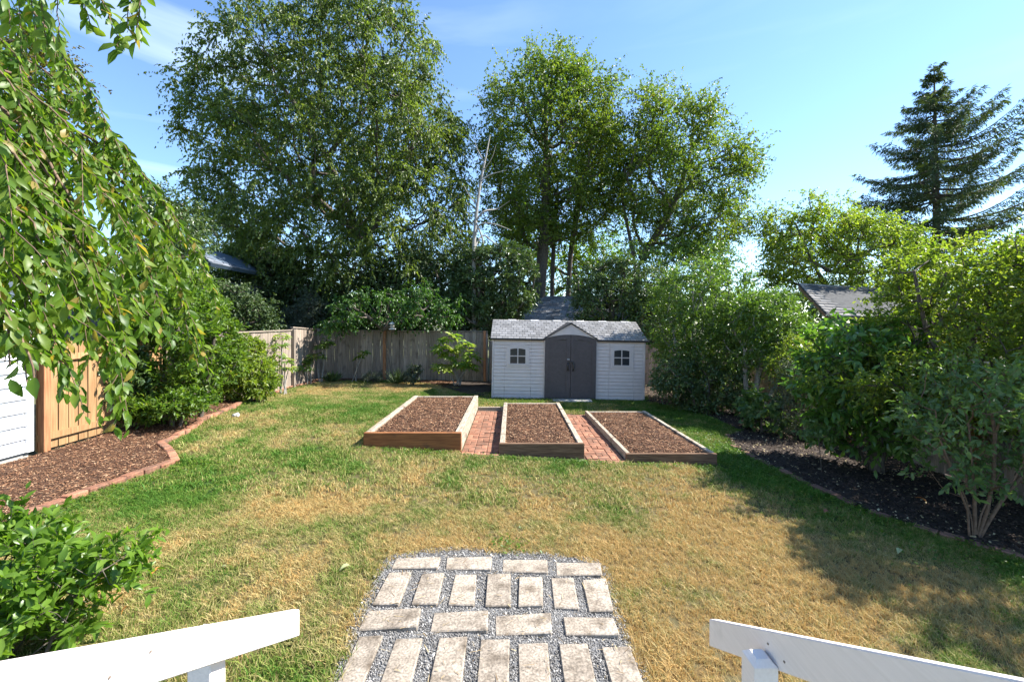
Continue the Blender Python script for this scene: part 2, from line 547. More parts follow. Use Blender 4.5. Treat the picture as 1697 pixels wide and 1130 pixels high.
def root_loc(o):
    v = Vector((0, 0, 0))
    while o is not None:
        v += o.location
        o = o.parent
    return v


def bm_obj(name, bm, mat, parent=None, smooth=False, bevel=0.0):
    if bevel:
        bmesh.ops.bevel(bm, geom=[e for e in bm.edges], offset=bevel, segments=1, affect="EDGES", clamp_overlap=True)
    bmesh.ops.recalc_face_normals(bm, faces=bm.faces)
    me = bpy.data.meshes.new(name)
    bm.to_mesh(me)
    bm.free()
    if smooth:
        for f in me.polygons:
            f.use_smooth = True
    if mat is not None:
        me.materials.append(mat)
    return link(name, me, parent)


def add_box(bm, c, s, mtx=None):
    r = bmesh.ops.create_cube(bm, size=1.0)
    for v in r["verts"]:
        v.co = Vector((v.co.x * s[0] + c[0], v.co.y * s[1] + c[1], v.co.z * s[2] + c[2]))
        if mtx is not None:
            v.co = mtx @ v.co
    return r["verts"]


def box(name, lo, hi, mat, parent=None, bevel=0.004):
    """axis-aligned box from two corners in the parent's own coordinates"""
    bm = bmesh.new()
    add_box(bm, [(a + b) / 2 for a, b in zip(lo, hi)], [b - a for a, b in zip(lo, hi)])
    return bm_obj(name, bm, mat, parent, bevel=bevel)


def prism(name, outline, d0, d1, mat, parent=None, axis="y", bevel=0.0):
    """outline of (u,v) points pushed from d0 to d1 along axis"""
    bm = bmesh.new()
    def P(u, v, d):
        return {"y": (u, d, v), "x": (d, u, v), "z": (u, v, d)}[axis]
    a = [bm.verts.new(P(u, v, d0)) for u, v in outline]
    b = [bm.verts.new(P(u, v, d1)) for u, v in outline]
    bm.faces.new(a)
    bm.faces.new(b[::-1])
    n = len(a)
    for i in range(n):
        bm.faces.new((a[i], a[(i + 1) % n], b[(i + 1) % n], b[i]))
    return bm_obj(name, bm, mat, parent, bevel=bevel)


def tubes(A, B, ra, rb, sides=5):
    """many straight tapered tubes at once -> V, F(quads)"""
    A, B = np.asarray(A, float), np.asarray(B, float)
    n = len(A)
    d = nrm(B - A)
    ref = np.where(np.abs(d[:, 2:3]) > 0.9, np.array([[1.0, 0, 0]]), np.array([[0, 0, 1.0]]))
    u = nrm(np.cross(d, ref))
    v = np.cross(d, u)
    ang = np.arange(sides) * 2 * math.pi / sides
    ring = u[:, None, :] * np.cos(ang)[None, :, None] + v[:, None, :] * np.sin(ang)[None, :, None]
    ra = np.broadcast_to(ra, (n,))[:, None, None]
    rb = np.broadcast_to(rb, (n,))[:, None, None]
    V = np.concatenate([A[:, None] + ring * ra, B[:, None] + ring * rb], 1)
    base = (np.arange(n) * 2 * sides)[:, None]
    i = np.arange(sides)
    j = (i + 1) % sides
    F = np.stack([base + i, base + j, base + sides + j, base + sides + i], -1).reshape(-1, 4)
    return V.reshape(-1, 3), F


def path_tube(pts, radii, sides=7):
    """one smooth bent tube through pts -> V, F"""
    pts = np.asarray(pts, float)
    n = len(pts)
    t = nrm(np.gradient(pts, axis=0))
    ref = np.array([0.31, 0.95, 0.05])
    V = []
    ang = np.arange(sides) * 2 * math.pi / sides
    for i in range(n):
        u = np.cross(t[i], ref)
        u /= max(np.linalg.norm(u), 1e-6)
        v = np.cross(t[i], u)
        V.append(pts[i] + radii[i] * (u[None] * np.cos(ang)[:, None] + v[None] * np.sin(ang)[:, None]))
    V = np.concatenate(V)
    F = []
    for i in range(n - 1):
        for k in range(sides):
            F.append((i * sides + k, i * sides + (k + 1) % sides, (i + 1) * sides + (k + 1) % sides, (i + 1) * sides + k))
    return V, np.array(F)


def spline(pts, n):
    """smooth curve through pts (Catmull-Rom)"""
    p = np.asarray(pts, float)
    p = np.vstack([2 * p[0] - p[1], p, 2 * p[-1] - p[-2]])
    out = []
    m = len(p) - 3
    for u in np.linspace(0, m - 1e-6, n):
        i = int(u)
        t = u - i
        a, b, c, d = p[i:i + 4]
        out.append(0.5 * ((2 * b) + (-a + c) * t + (2 * a - 5 * b + 4 * c - d) * t * t + (-a + 3 * b - 3 * c + d) * t ** 3))
    return np.array(out)


def join_VF(parts):
    Vs, Fs, o = [], [], 0
    for V, F in parts:
        Vs.append(V)
        Fs.append(np.asarray(F) + o)
        o += len(V)
    return np.concatenate(Vs), np.concatenate(Fs)


# ------------------------------------------------------------------ leaves
def frame(d, n):
    d = nrm(d)
    n = nrm(n - (n * d).sum(-1, keepdims=True) * d)
    s = np.cross(n, d)
    return d, s, n


def leaves_low(pos, d, n, L, W):
    """folded diamond leaf: 4 verts, 2 triangles"""
    d, s, n = frame(d, n)
    L, W = L[:, None], W[:, None]
    b = pos
    m = pos + d * L * 0.45
    up = n * W * 0.18
    V = np.stack([b, m + s * W * 0.5 + up, pos + d * L - n * L * 0.10, m - s * W * 0.5 + up], 1)
    base = (np.arange(len(pos)) * 4)[:, None]
    F = np.concatenate([base + np.array([0, 1, 2]), base + np.array([0, 2, 3])], 0)
    return V.reshape(-1, 3), F, 4


UL = np.array([(0, 0, 0), (0.22, 0.34, 0.05), (0.22, 0, 0.0), (0.22, -0.34, 0.05), (0.55, 0.48, 0.04), (0.55, 0, -0.01), (0.55, -0.48, 0.04),
               (0.82, 0.24, -0.05), (0.82, 0, -0.08), (0.82, -0.24, -0.05), (1.0, 0, -0.16)])
UF = np.array([(0, 1, 2), (0, 2, 3), (1, 4, 5), (1, 5, 2), (2, 5, 6), (2, 6, 3), (4, 7, 8), (4, 8, 5), (5, 8, 9), (5, 9, 6), (7, 10, 8), (8, 10, 9)])


def leaves_high(pos, d, n, L, W):
    """curled leaf with a midrib fold: 11 verts, 12 triangles"""
    d, s, n = frame(d, n)
    L, W = L[:, None, None], W[:, None, None]
    V = pos[:, None] + d[:, None] * L * UL[None, :, 0:1] + s[:, None] * W * UL[None, :, 1:2] + n[:, None] * (W * UL[None, :, 2:3] * 2.0)
    base = (np.arange(len(pos)) * 11)[:, None, None]
    F = (base + UF[None]).reshape(-1, 3)
    return V.reshape(-1, 3), F, 11


def unit_leaf(name, mat):
    V = UL * np.array([1, 1, 1.6])
    me = bpy.data.meshes.new(name)
    V = V.copy()
    V[:, 2] *= 2.0
    me.from_pydata([tuple(v) for v in V], [], [tuple(f) for f in UF])
    for f in me.polygons:
        f.use_smooth = True
    me.materials.append(mat)
    return me


def leaf_objects(root, me, pos, d, n, L, W, name="leaf"):
    d, s, n = frame(d, n)
    base = np.array(root_loc(root))
    for i in range(len(pos)):
        o = bpy.data.objects.new(name, me)
        COL.objects.link(o)
        o.parent = root
        p = pos[i] - base
        a, b, c = d[i] * L[i], s[i] * W[i], n[i] * W[i]
        o.matrix_basis = Matrix(((a[0], b[0], c[0], p[0]), (a[1], b[1], c[1], p[1]), (a[2], b[2], c[2], p[2]), (0, 0, 0, 1)))


def rv(n):
    return nrm(R.normal(size=(n, 3)))


def put_leaves(root, pos, d, n, L, W, mat, high=False, rnd=None, n_single=0, single_me=None, name="crown"):
    """nearest n_single leaves as objects, all others one mesh part"""
    if rnd is None:
        rnd = R.random(len(pos))
    if n_single:
        key = np.linalg.norm(pos - np.array([0, 0, EYE]), axis=1) / L
        px = (pos[:, 0] / pos[:, 1]) * FPX + CX
        py = HOR - (pos[:, 2] - EYE) / pos[:, 1] * FPX
        key = key + np.where((px < 5) | (px > 1690) | (py < 5) | (py > 1125), 1e3, 0)
        idx = np.argsort(key)
        a = idx[:n_single]
        leaf_objects(root, single_me, pos[a], d[a], n[a], L[a], W[a])
        k = idx[n_single:]
        pos, d, n, L, W, rnd = pos[k], d[k], n[k], L[k], W[k], rnd[k]
    V, F, c = (leaves_high if high else leaves_low)(pos, d, n, L, W)
    o = np_mesh(name, V, F, mat, root, smooth=high, attrs={"rnd": np.repeat(rnd, c)})
    o["kind"] = "stuff"
    return o


# ------------------------------------------------------------------ trees and shrubs
def plant(name, label, cat, Y, poly, stems, leaf, mat, n=200, K=8, Mn=14, T=1.5, twig=0.7, spread=0.35, droop=0.3, gap=0.3, gsc=1.2,
          bark="bark", r_tip=0.012, high=False, group=None, n_single=0, single=None, thick_twigs=0.0, up=0.4, hang=0.3, alpha=0.35, seed=0, base=None,
          rmax=None, tmin=0.0, shell=0.6):
    """a tree or shrub. poly: crown outline and stems: lists of points, both as photo pixels at distance Y (metres);
    clusters fill the crown's volume, branches join them to the stems, twigs with leaves leave each cluster"""
    poly = np.asarray(poly, float)
    st = [np.array([at(px, py, Y + (q[0] if q else 0)) for px, py, *q in s]) for s in stems]
    if base is None:
        b0 = st[0][0]
        base = (float(b0[0]), float(b0[1]), terz(b0[0], b0[1]))
    root = thing(name, label, cat, base, group=group)
    # clusters
    lo, hi = poly.min(0), poly.max(0)
    P = np.zeros((0, 3))
    dmax = None
    while len(P) < n:
        q = lo + R.random((n * 6, 2)) * (hi - lo)
        q = q[inside(poly, q[:, 0], q[:, 1])]
        d = edge_dist(poly, q[:, 0], q[:, 1])
        if dmax is None:
            dmax = d.max()
        k = np.clip(d / (0.8 * dmax), 0, 1)
        half = T * (tmin + (1 - tmin) * np.sqrt(1 - (1 - k) ** 2))
        u = R.uniform(-1, 1, len(q))
        u = np.sign(u) * np.abs(u) ** shell
        p = np.stack([(q[:, 0] - CX) / FPX * Y, Y + u * half, EYE - (q[:, 1] - HOR) / FPX * Y], 1)
        g = vnoise(p / gsc + 31.7 + seed * 3.1, 5 + seed)
        p = p[(g > gap) & (p[:, 2] > ter(p[:, 0], p[:, 1]) + 0.06)]
        P = np.vstack([P, p])
    P = P[:n]
    # skeleton
    nodes, par, plen, isst, st_n = [], [], [], [], []
    for s in st:
        m = max(5, int(np.linalg.norm(np.diff(s, axis=0), axis=1).sum() / 0.35))
        c = spline(s, m)
        o = len(nodes)
        st_n.append(m)
        L = np.concatenate([[0], np.cumsum(np.linalg.norm(np.diff(c, axis=0), axis=1))])
        for i in range(m):
            nodes.append(c[i])
            par.append(-1 if i == 0 else o + i - 1)
            plen.append(L[i])
            isst.append(True)
    tot = len(nodes) + n
    NX = np.zeros((tot, 3))
    NX[:len(nodes)] = nodes
    PL = np.zeros(tot)
    PL[:len(nodes)] = plen
    par = par + [0] * n
    m = len(nodes)
    stem_n = m
    S = NX[:m]
    dd = np.min(np.linalg.norm(P[:, None] - S[None], axis=2), axis=1)
    P = P[np.argsort(dd)]
    zmin = min(s[0][2] for s in st) + 0.15 * (P[:, 2].max() - min(s[0][2] for s in st))
    for p in P:
        v = p - NX[:m]
        dist = np.linalg.norm(v, axis=1)
        cost = dist + alpha * PL[:m] + up * np.maximum(0, -v[:, 2]) + 3.0 * (NX[:m, 2] < zmin * 0.6 + st[0][0][2] * 0.4) * (dist > 0.8)
        j = int(np.argmin(cost))
        NX[m] = p
        par[m] = j
        PL[m] = PL[j] + dist[j]
        m += 1
    par = np.array(par)
    cnt = np.zeros(tot)
    cnt[stem_n:] = 1
    for i in range(tot - 1, -1, -1):
        if par[i] >= 0:
            cnt[par[i]] += cnt[i]
    rad = r_tip * np.sqrt(np.maximum(cnt, 1))
    if rmax:
        rad = np.minimum(rad, rmax)
    # wood: stems and limbs as one trunk part, thin wood as branches
    ch = np.where(par >= 0)[0]
    A, B = NX[par[ch]], NX[ch]
    ra, rb = np.minimum(rad[par[ch]], rad[ch] * 1.5), rad[ch]
    stm = ch < stem_n
    ra = np.where(stm, rad[par[ch]], ra)
    mid = (A + B) / 2 + R.normal(size=A.shape) * (0.06 * np.linalg.norm(B - A, axis=1, keepdims=True)) * (~stm)[:, None]
    mid[:, 2] += np.where(stm, 0, -0.07 * np.linalg.norm(B - A, axis=1))
    rm = (ra + rb) / 2
    o_ = 0
    for q, b in enumerate(st):
        m_ = int(st_n[q])
        path = NX[o_:o_ + m_]
        r_ = rad[o_:o_ + m_]
        if q == 0 or np.linalg.norm(b[0] - st[0][0]) < 1.0:
            path = np.vstack([path[:1] - np.array([[0, 0, 0.25]]), path])
            r_ = np.concatenate([r_[:1] * 1.25, r_])
        V, F = path_tube(path, r_, 9)
        np_mesh("stem" if cat != "tree" else ("trunk" if q == 0 else "limb"), V, F, M[bark], root, smooth=True)
        o_ += m_
    nb = ~stm
    parts = [tubes(A[nb], mid[nb], ra[nb], rm[nb], 5), tubes(mid[nb], B[nb], rm[nb], rb[nb], 5)]
    # twigs
    C = NX[stem_n:]
    out = nrm(C - NX[par[stem_n:]])
    ci = np.repeat(np.arange(n), K)
    td = nrm(out[ci] * 0.5 + rv(n * K) * 0.9 + np.array([0, 0, 0.25 * up - 0.2 * hang]))
    tl = twig * R.uniform(0.5, 1.2, n * K)
    ts = C[ci] + rv(n * K) * spread * R.random((n * K, 1)) * twig
    if thick_twigs:
        e1 = ts + td * tl[:, None] * 0.5 - np.array([0, 0, 1]) * (droop * tl * 0.25)[:, None]
        e2 = ts + td * tl[:, None] - np.array([0, 0, 1]) * (droop * tl)[:, None]
        parts += [tubes(C[ci], e1, thick_twigs, thick_twigs * 0.8, 3), tubes(e1, e2, thick_twigs * 0.8, thick_twigs * 0.4, 3)]
    V, F = join_VF(parts)
    np_mesh("branches", V, F, M[bark], root)["kind"] = "stuff"
    # leaves
    ti = np.repeat(np.arange(n * K), Mn)
    t = np.tile((np.arange(Mn) + 0.5) / Mn, n * K) * R.uniform(0.85, 1.1, n * K * Mn)
    pos = ts[ti] + td[ti] * (tl[ti] * t)[:, None] - np.array([0, 0, 1]) * (droop * tl[ti] * t * t)[:, None]
    tan = nrm(td[ti] - np.array([0, 0, 1]) * (2 * droop * t)[:, None])
    ld = nrm(tan * 0.6 + rv(len(pos)) * 0.75 - np.array([0, 0, hang]))
    ln = nrm(rv(len(pos)) * 0.8 + np.array([0.15, 0, 0.75]))
    lw = R.uniform(0.65, 1.2, len(pos))
    cl = R.random(n)[ci][ti]
    rnd = np.clip(0.55 * R.random(len(pos)) + 0.45 * cl, 0, 1)
    z_ok = pos[:, 2] > ter(pos[:, 0], pos[:, 1]) + 0.02
    a = np.where(z_ok)[0]
    put_leaves(root, pos[a], ld[a], ln[a], leaf[0] * lw[a], leaf[1] * lw[a], LM[mat], high, rnd[a], n_single, single, "crown" if cat == "tree" else "foliage")
    return root


# ------------------------------------------------------------------ the ground
def grid_sheet(name, poly, step, zoff, mat, bump=0.0, bsc=3.0, seed=0, attrs=None, holes=()):
    """terrain-following sheet over a polygon (x,y)"""
    poly = np.asarray(poly, float)
    lo, hi = poly.min(0), poly.max(0)
    nx, ny = int((hi[0] - lo[0]) / step) + 2, int((hi[1] - lo[1]) / step) + 2
    gx, gy = np.meshgrid(lo[0] + np.arange(nx) * step, lo[1] + np.arange(ny) * step, indexing="ij")
    X, Yy = gx.ravel(), gy.ravel()
    i, j = np.meshgrid(np.arange(nx - 1), np.arange(ny - 1), indexing="ij")
    cx, cy = lo[0] + (i.ravel() + 0.5) * step, lo[1] + (j.ravel() + 0.5) * step
    keep = inside(poly, cx, cy)
    for hl_ in holes:
        keep &= ~inside(hl_, cx, cy)
    i, j = i.ravel()[keep], j.ravel()[keep]
    F = np.stack([i * ny + j, (i + 1) * ny + j, (i + 1) * ny + j + 1, i * ny + j + 1], 1)
    used, inv = np.unique(F, return_inverse=True)
    X, Yy = X[used], Yy[used]
    d = edge_dist(poly, X, Yy)
    Z = ter(X, Yy) + zoff + (bump * (fbm2(X, Yy, bsc, seed) - 0.45) * np.clip(d / 0.25, 0, 1) if bump else 0)
    at_ = {k: f(X, Yy) for k, f in (attrs or {}).items()}
    return np_mesh(name, np.stack([X, Yy, Z], 1), inv.reshape(-1, 4), mat, smooth=True, attrs=at_)


# left bed edge and right bed edge, near to far
EL = np.array([gnd(*p)[:2] for p in [(-320, 985), (-150, 925), (0, 872), (100, 838), (200, 801), (255, 782), (291, 769), (280, 752), (265, 741), (298, 724), (318, 712), (334, 700), (380, 680), (430, 660), (475, 645), (530, 633), (600, 631), (690, 634), (740, 641)]])
ER = np.array([gnd(*p)[:2] for p in [(2050, 1010), (1850, 965), (1697, 927), (1550, 886), (1440, 850), (1330, 800), (1252, 762), (1216, 741), (1206, 724), (1230, 716), (1180, 694), (1140, 678), (1072, 668)]])
LAWN = np.vstack([EL, [(-0.7, 13.6), (4.3, 13.6)], ER[::-1], [(7, 0.3), (-7, 0.3)]])
LBED = np.vstack([EL, [(-1.9, 16.05), (-7.1, 16.05), (-6.43, 6.0), (-6.43, 0.5)]])
RBED = np.vstack([ER, [(4.1, 16.0), (7.3, 16.0), (9.5, 0.5), (7, 0.5)]])
BACK = [(-2.4, 14.6), (-1.2, 13.0), (-0.75, 12.95), (-0.7, 15.4), (4.0, 15.4), (4.2, 16.05), (-2.4, 16.05)]

gx = np.concatenate([[-400, -150, -60, -25], np.arange(-14, 14.1, 0.5), [25, 60, 150, 400]])
gy = np.concatenate([[-200, -60, -20], np.arange(-4, 24.1, 0.5), [40, 80, 200, 800]])
GX, GY = np.meshgrid(gx, gy, indexing="ij")
ii, jj = np.meshgrid(np.arange(len(gx) - 1), np.arange(len(gy) - 1), indexing="ij")
ii, jj = ii.ravel(), jj.ravel()
ny = len(gy)
tag(np_mesh("ground", np.stack([GX.ravel(), GY.ravel(), ter(GX.ravel(), GY.ravel()) - 0.02], 1),
            np.stack([ii * ny + jj, (ii + 1) * ny + jj, (ii + 1) * ny + jj + 1, ii * ny + jj + 1], 1), M["earth"], smooth=True),
    "bare earth around and beyond the fenced garden", kind="structure")

PATIO = np.array([gnd(*p)[:2] for p in [(505, 1230), (553, 1130), (594, 1030), (630, 955), (648, 925), (700, 917), (765, 910), (830, 918), (900, 921), (985, 932), (1000, 945), (1015, 1000), (1036, 1062), (1066, 1130), (1100, 1230)]])


def dry_field(x, y):
    v = 0.51 + 1.0 * (fbm2(x, y, 0.8, 3, 4) - 0.47) + 1.0 * (fbm2(x, y, 2.3, 9, 4) - 0.47) + 0.5 * (fbm2(x, y, 9.0, 19, 2) - 0.5)
    v += 0.30 * np.exp(-((x - 1.6) / 1.7) ** 2 - ((y - 4.6) / 1.7) ** 2)        # scorched patch right of the stones
    v += 0.14 * np.exp(-((x + 1.6) / 1.6) ** 2 - ((y - 4.0) / 1.3) ** 2)
    v += 0.16 * np.exp(-((x - 0.4) / 1.2) ** 2 - ((y - 5.8) / 0.6) ** 2)
    v -= 0.22 * np.exp(-((x + 3.6) / 2.0) ** 2 - ((y - 11.2) / 2.2) ** 2)       # greener at the back
    v += 0.40 * np.exp(-((x + 3.0) / 2.3) ** 2 - ((y - 14.6) / 0.8) ** 2)
    v -= 0.22 * np.exp(-((x - 0.9) / 2.2) ** 2 - ((y - 6.9) / 0.35) ** 2)       # green below the raised beds
    v -= 0.15 * np.exp(-((x + 4.0) / 0.8) ** 2 - ((y - 4.7) / 1.2) ** 2)        # green below the left edging
    dl = edge_dist(EL, x, y)
    v -= 0.12 * np.exp(-(dl / 0.35) ** 2)
    dr = edge_dist(ER, x, y)
    v -= 0.38 * np.exp(-(dr / 1.0) ** 2)
    dp = edge_dist(PATIO, x, y)
    v += 0.22 * np.exp(-(dp / 0.28) ** 2)
    v -= 0.2 * sstep(11.9, 12.4, y) * (x > -2)
    v -= 0.01 * (1 - sstep(-0.8, 0.6, x))
    v += 0.12 * sstep(0.4, 1.6, x) * (1 - sstep(5.2, 6.4, y))
    return np.clip(v, 0.0, 1.0)


tag(grid_sheet("lawn", LAWN, 0.10, 0.0, M["lawn"], 0.03, 2.0, 2, attrs={"dry": lambda x, y: np.clip(dry_field(x, y) + 0.04, 0, 1), "rnd": lambda x, y: R.random(len(x))}, holes=[[(-0.84, 7.0), (1.9, 6.95), (1.9, 10.65), (-0.84, 10.65)]]),
    "patchy lawn half green and half scorched to straw", kind="structure")
tag(grid_sheet("mulch_bed", LBED, 0.06, 0.045, M["mulch_base"], 0.07, 3, 4), "reddish bark mulch border along the left fence", kind="structure")
tag(grid_sheet("soil_bed", RBED, 0.06, 0.03, M["soil"], 0.08, 3, 5), "dark soil border in shade along the right side", kind="structure")
tag(grid_sheet("soil_strip", BACK, 0.06, 0.045, M["soil"], 0.05, 3, 6), "bare dark soil left of the shed by the back fence", kind="structure")


def scatter_flakes(name, label, poly, dens, zfun, L, W, mat, tilt=0.5, parent=None, cat="mulch", sel=None, thick=0.35):
    poly = np.asarray(poly, float)
    lo, hi = poly.min(0), poly.max(0)
    n = int(dens * (hi[0] - lo[0]) * (hi[1] - lo[1]))
    x, y = lo[0] + R.random(n) * (hi[0] - lo[0]), lo[1] + R.random(n) * (hi[1] - lo[1])
    k = inside(poly, x, y)
    # keep those the view can see, thinner further away
    px = x / np.maximum(y, 0.3) * FPX
    k &= (np.abs(px) < 1150) & (y > 1.6)
    if sel is not None:
        k &= sel(x, y)
    x, y = x[k], y[k]
    n = len(x)
    a = R.random(n) * 2 * math.pi
    d = np.stack([np.cos(a), np.sin(a), R.normal(size=n) * tilt * 0.5], 1)
    nn = nrm(np.stack([R.normal(size=n) * tilt, R.normal(size=n) * tilt, np.ones(n)], 1))
    pos = np.stack([x, y, zfun(x, y) + 0.006 + R.random(n) * 0.012], 1)
    d, s, nn = frame(d, nn)
    l, w = L * (0.3 + 1.5 * R.random(n) ** 1.7)[:, None], W * R.uniform(0.4, 1.5, n)[:, None]
    V = np.stack([pos - d * l / 2 - s * w / 2, pos + d * l / 2 - s * w / 3, pos + d * l / 2 + s * w / 3, pos - d * l / 2 + s * w / 2, pos + nn * w * thick], 1).reshape(-1, 3)
    b = (np.arange(n) * 5)[:, None]
    F = np.concatenate([b + np.array(q) for q in ((0, 1, 4), (1, 2, 4), (2, 3, 4), (3, 0, 4))])
    o = np_mesh(name, V, F, mat, parent, attrs={"rnd": np.repeat(R.random(n), 5)})
    if parent is None:
        tag(o, label, cat, kind="stuff")
    else:
        o["kind"] = "stuff"
    return o


def sheet_z(off, bump, bsc, seed, poly):
    poly = np.asarray(poly, float)
    def f(x, y):
        return ter(x, y) + off + bump * (fbm2(x, y, bsc, seed) - 0.45) * np.clip(edge_dist(poly, x, y) / 0.25, 0, 1)
    return f


scatter_flakes("bark_mulch", "loose reddish brown bark chips covering the left border", LBED, 2500, sheet_z(0.045, 0.07, 3, 4, LBED), 0.028, 0.0085, M["chips"], 0.5)
scatter_flakes("soil_clods", "dark soil crumbs with pale fallen petals on the right border", RBED, 850, sheet_z(0.03, 0.08, 3, 5, RBED), 0.030, 0.020, M["crumbs"], 0.5, cat="soil", thick=0.5)

# ------------------------------------------------------------------ stepping patio: gravel and paving stones
gb = tag(grid_sheet("gravel_patio", PATIO, 0.04, 0.012, M["gravel_base"], 0.01, 9, 7), "grey gravel pad with rows of concrete stones set in it", kind="structure")


def zp(x, y):  # photo zoom pixels -> photo pixels (corner list below was measured on an enlargement)
    return 540 + x / 3.0304, 870 + y / 3.0304


STONES = [(355, 175, 575, 180, 560, 235, 325, 230), (610, 175, 833, 180, 830, 243, 600, 233), (890, 182, 1113, 195, 1113, 257, 885, 243), (1150, 200, 1375, 210, 1385, 272, 1155, 262),
          (318, 257, 430, 258, 362, 422, 230, 417), (480, 262, 595, 262, 558, 420, 428, 415), (645, 265, 757, 265, 745, 423, 613, 417), (808, 262, 927, 265, 925, 428, 800, 425),
          (967, 278, 1085, 280, 1090, 430, 963, 425), (1128, 280, 1242, 283, 1270, 443, 1143, 432), (1285, 292, 1408, 290, 1447, 453, 1315, 450),
          (212, 448, 480, 443, 460, 540, 162, 547), (543, 457, 815, 457, 812, 557, 520, 550), (848, 468, 1128, 468, 1135, 567, 848, 563), (1192, 482, 1448, 490, 1480, 582, 1203, 572)]
for x0, y0, x1, y1 in [(165, 577, 290, 575), (350, 588, 490, 588), (568, 587, 715, 587), (778, 592, 922, 598), (965, 612, 1112, 612), (1170, 617, 1312, 622), (1378, 627, 1525, 630)]:
    f = lambda x, y: 942 + (x - 942) * (846 + 1012) / (y + 1012)
    STONES.append((x0, y0, x1, y1, f(x1, y1), 846, f(x0, y0), 846))
stone_polys = []
for q in STONES:
    c = [gnd(*zp(q[i], q[i + 1])) + np.append(R.normal(size=2) * 0.003, 0) for i in (0, 2, 4, 6)]
    ctr = sum(c) / 4
    stone_polys.append(np.array([p[:2] for p in c]))
    bm = bmesh.new()
    lift = R.uniform(0.030, 0.040)
    tilt = R.normal(size=2) * 0.008
    zt = [lift + (p[0] - ctr[0]) * tilt[0] + (p[1] - ctr[1]) * tilt[1] for p in c]
    zc = terz(ctr[0], ctr[1])
    t = [bm.verts.new((p[0] - ctr[0], p[1] - ctr[1], z)) for p, z in zip(c, zt)]
    b = [bm.verts.new((p[0] - ctr[0], p[1] - ctr[1], -0.03)) for p in c]
    bm.faces.new(t)
    bm.faces.new(b[::-1])
    for i in range(4):
        bm.faces.new((t[i], t[(i + 1) % 4], b[(i + 1) % 4], b[i]))
    o = bm_obj("paving_stone", bm, M["paver"], gb, bevel=0.007)
    o.location = (ctr[0], ctr[1], zc)

# gravel stones between them
lo, hi = PATIO.min(0) - 0.06, PATIO.max(0) + 0.06
n = int(12500 * np.prod(hi - lo))
x, y = lo[0] + R.random(n) * (hi[0] - lo[0]), lo[1] + R.random(n) * (hi[1] - lo[1])
de = edge_dist(PATIO, x, y)
k = (inside(PATIO, x, y) | (de < 0.06 * R.random(n))) & (y > 2.3)
for sp in stone_polys:
    k &= ~(inside(sp, x, y) & (edge_dist(sp, x, y) > 0.006 * R.random(n)))
x, y = x[k], y[k]
n = len(x)
r = R.uniform(0.0032, 0.0080, n)[:, None, None] * np.where(R.random(n) < 0.04, 1.7, 1.0)[:, None, None]
OCT = np.array([(1, 0, 0), (-1, 0, 0), (0, 1, 0), (0, -1, 0), (0, 0, 1), (0, 0, -0.6)], float)
V = np.stack([x, y, ter(x, y) + 0.014], 1)[:, None] + r * (OCT[None] + R.normal(size=(n, 6, 3)) * 0.28)
OF = np.array([(0, 2, 4), (2, 1, 4), (1, 3, 4), (3, 0, 4), (2, 0, 5), (1, 2, 5), (3, 1, 5), (0, 3, 5)])
F = ((np.arange(n) * 6)[:, None, None] + OF[None]).reshape(-1, 3)
tag(np_mesh("loose_gravel", V.reshape(-1, 3), F, M["gravel"], attrs={"rnd": np.repeat(R.random(n), 6)}), "loose grey gravel filling the joints between the paving stones", "gravel", kind="stuff")

scatter_flakes("straw_litter", "dry grass clippings and leaf bits strewn over the paving", PATIO, 75, lambda x, y: ter(x, y) + 0.033, 0.045, 0.004, M["litter"], 0.12, cat="litter")

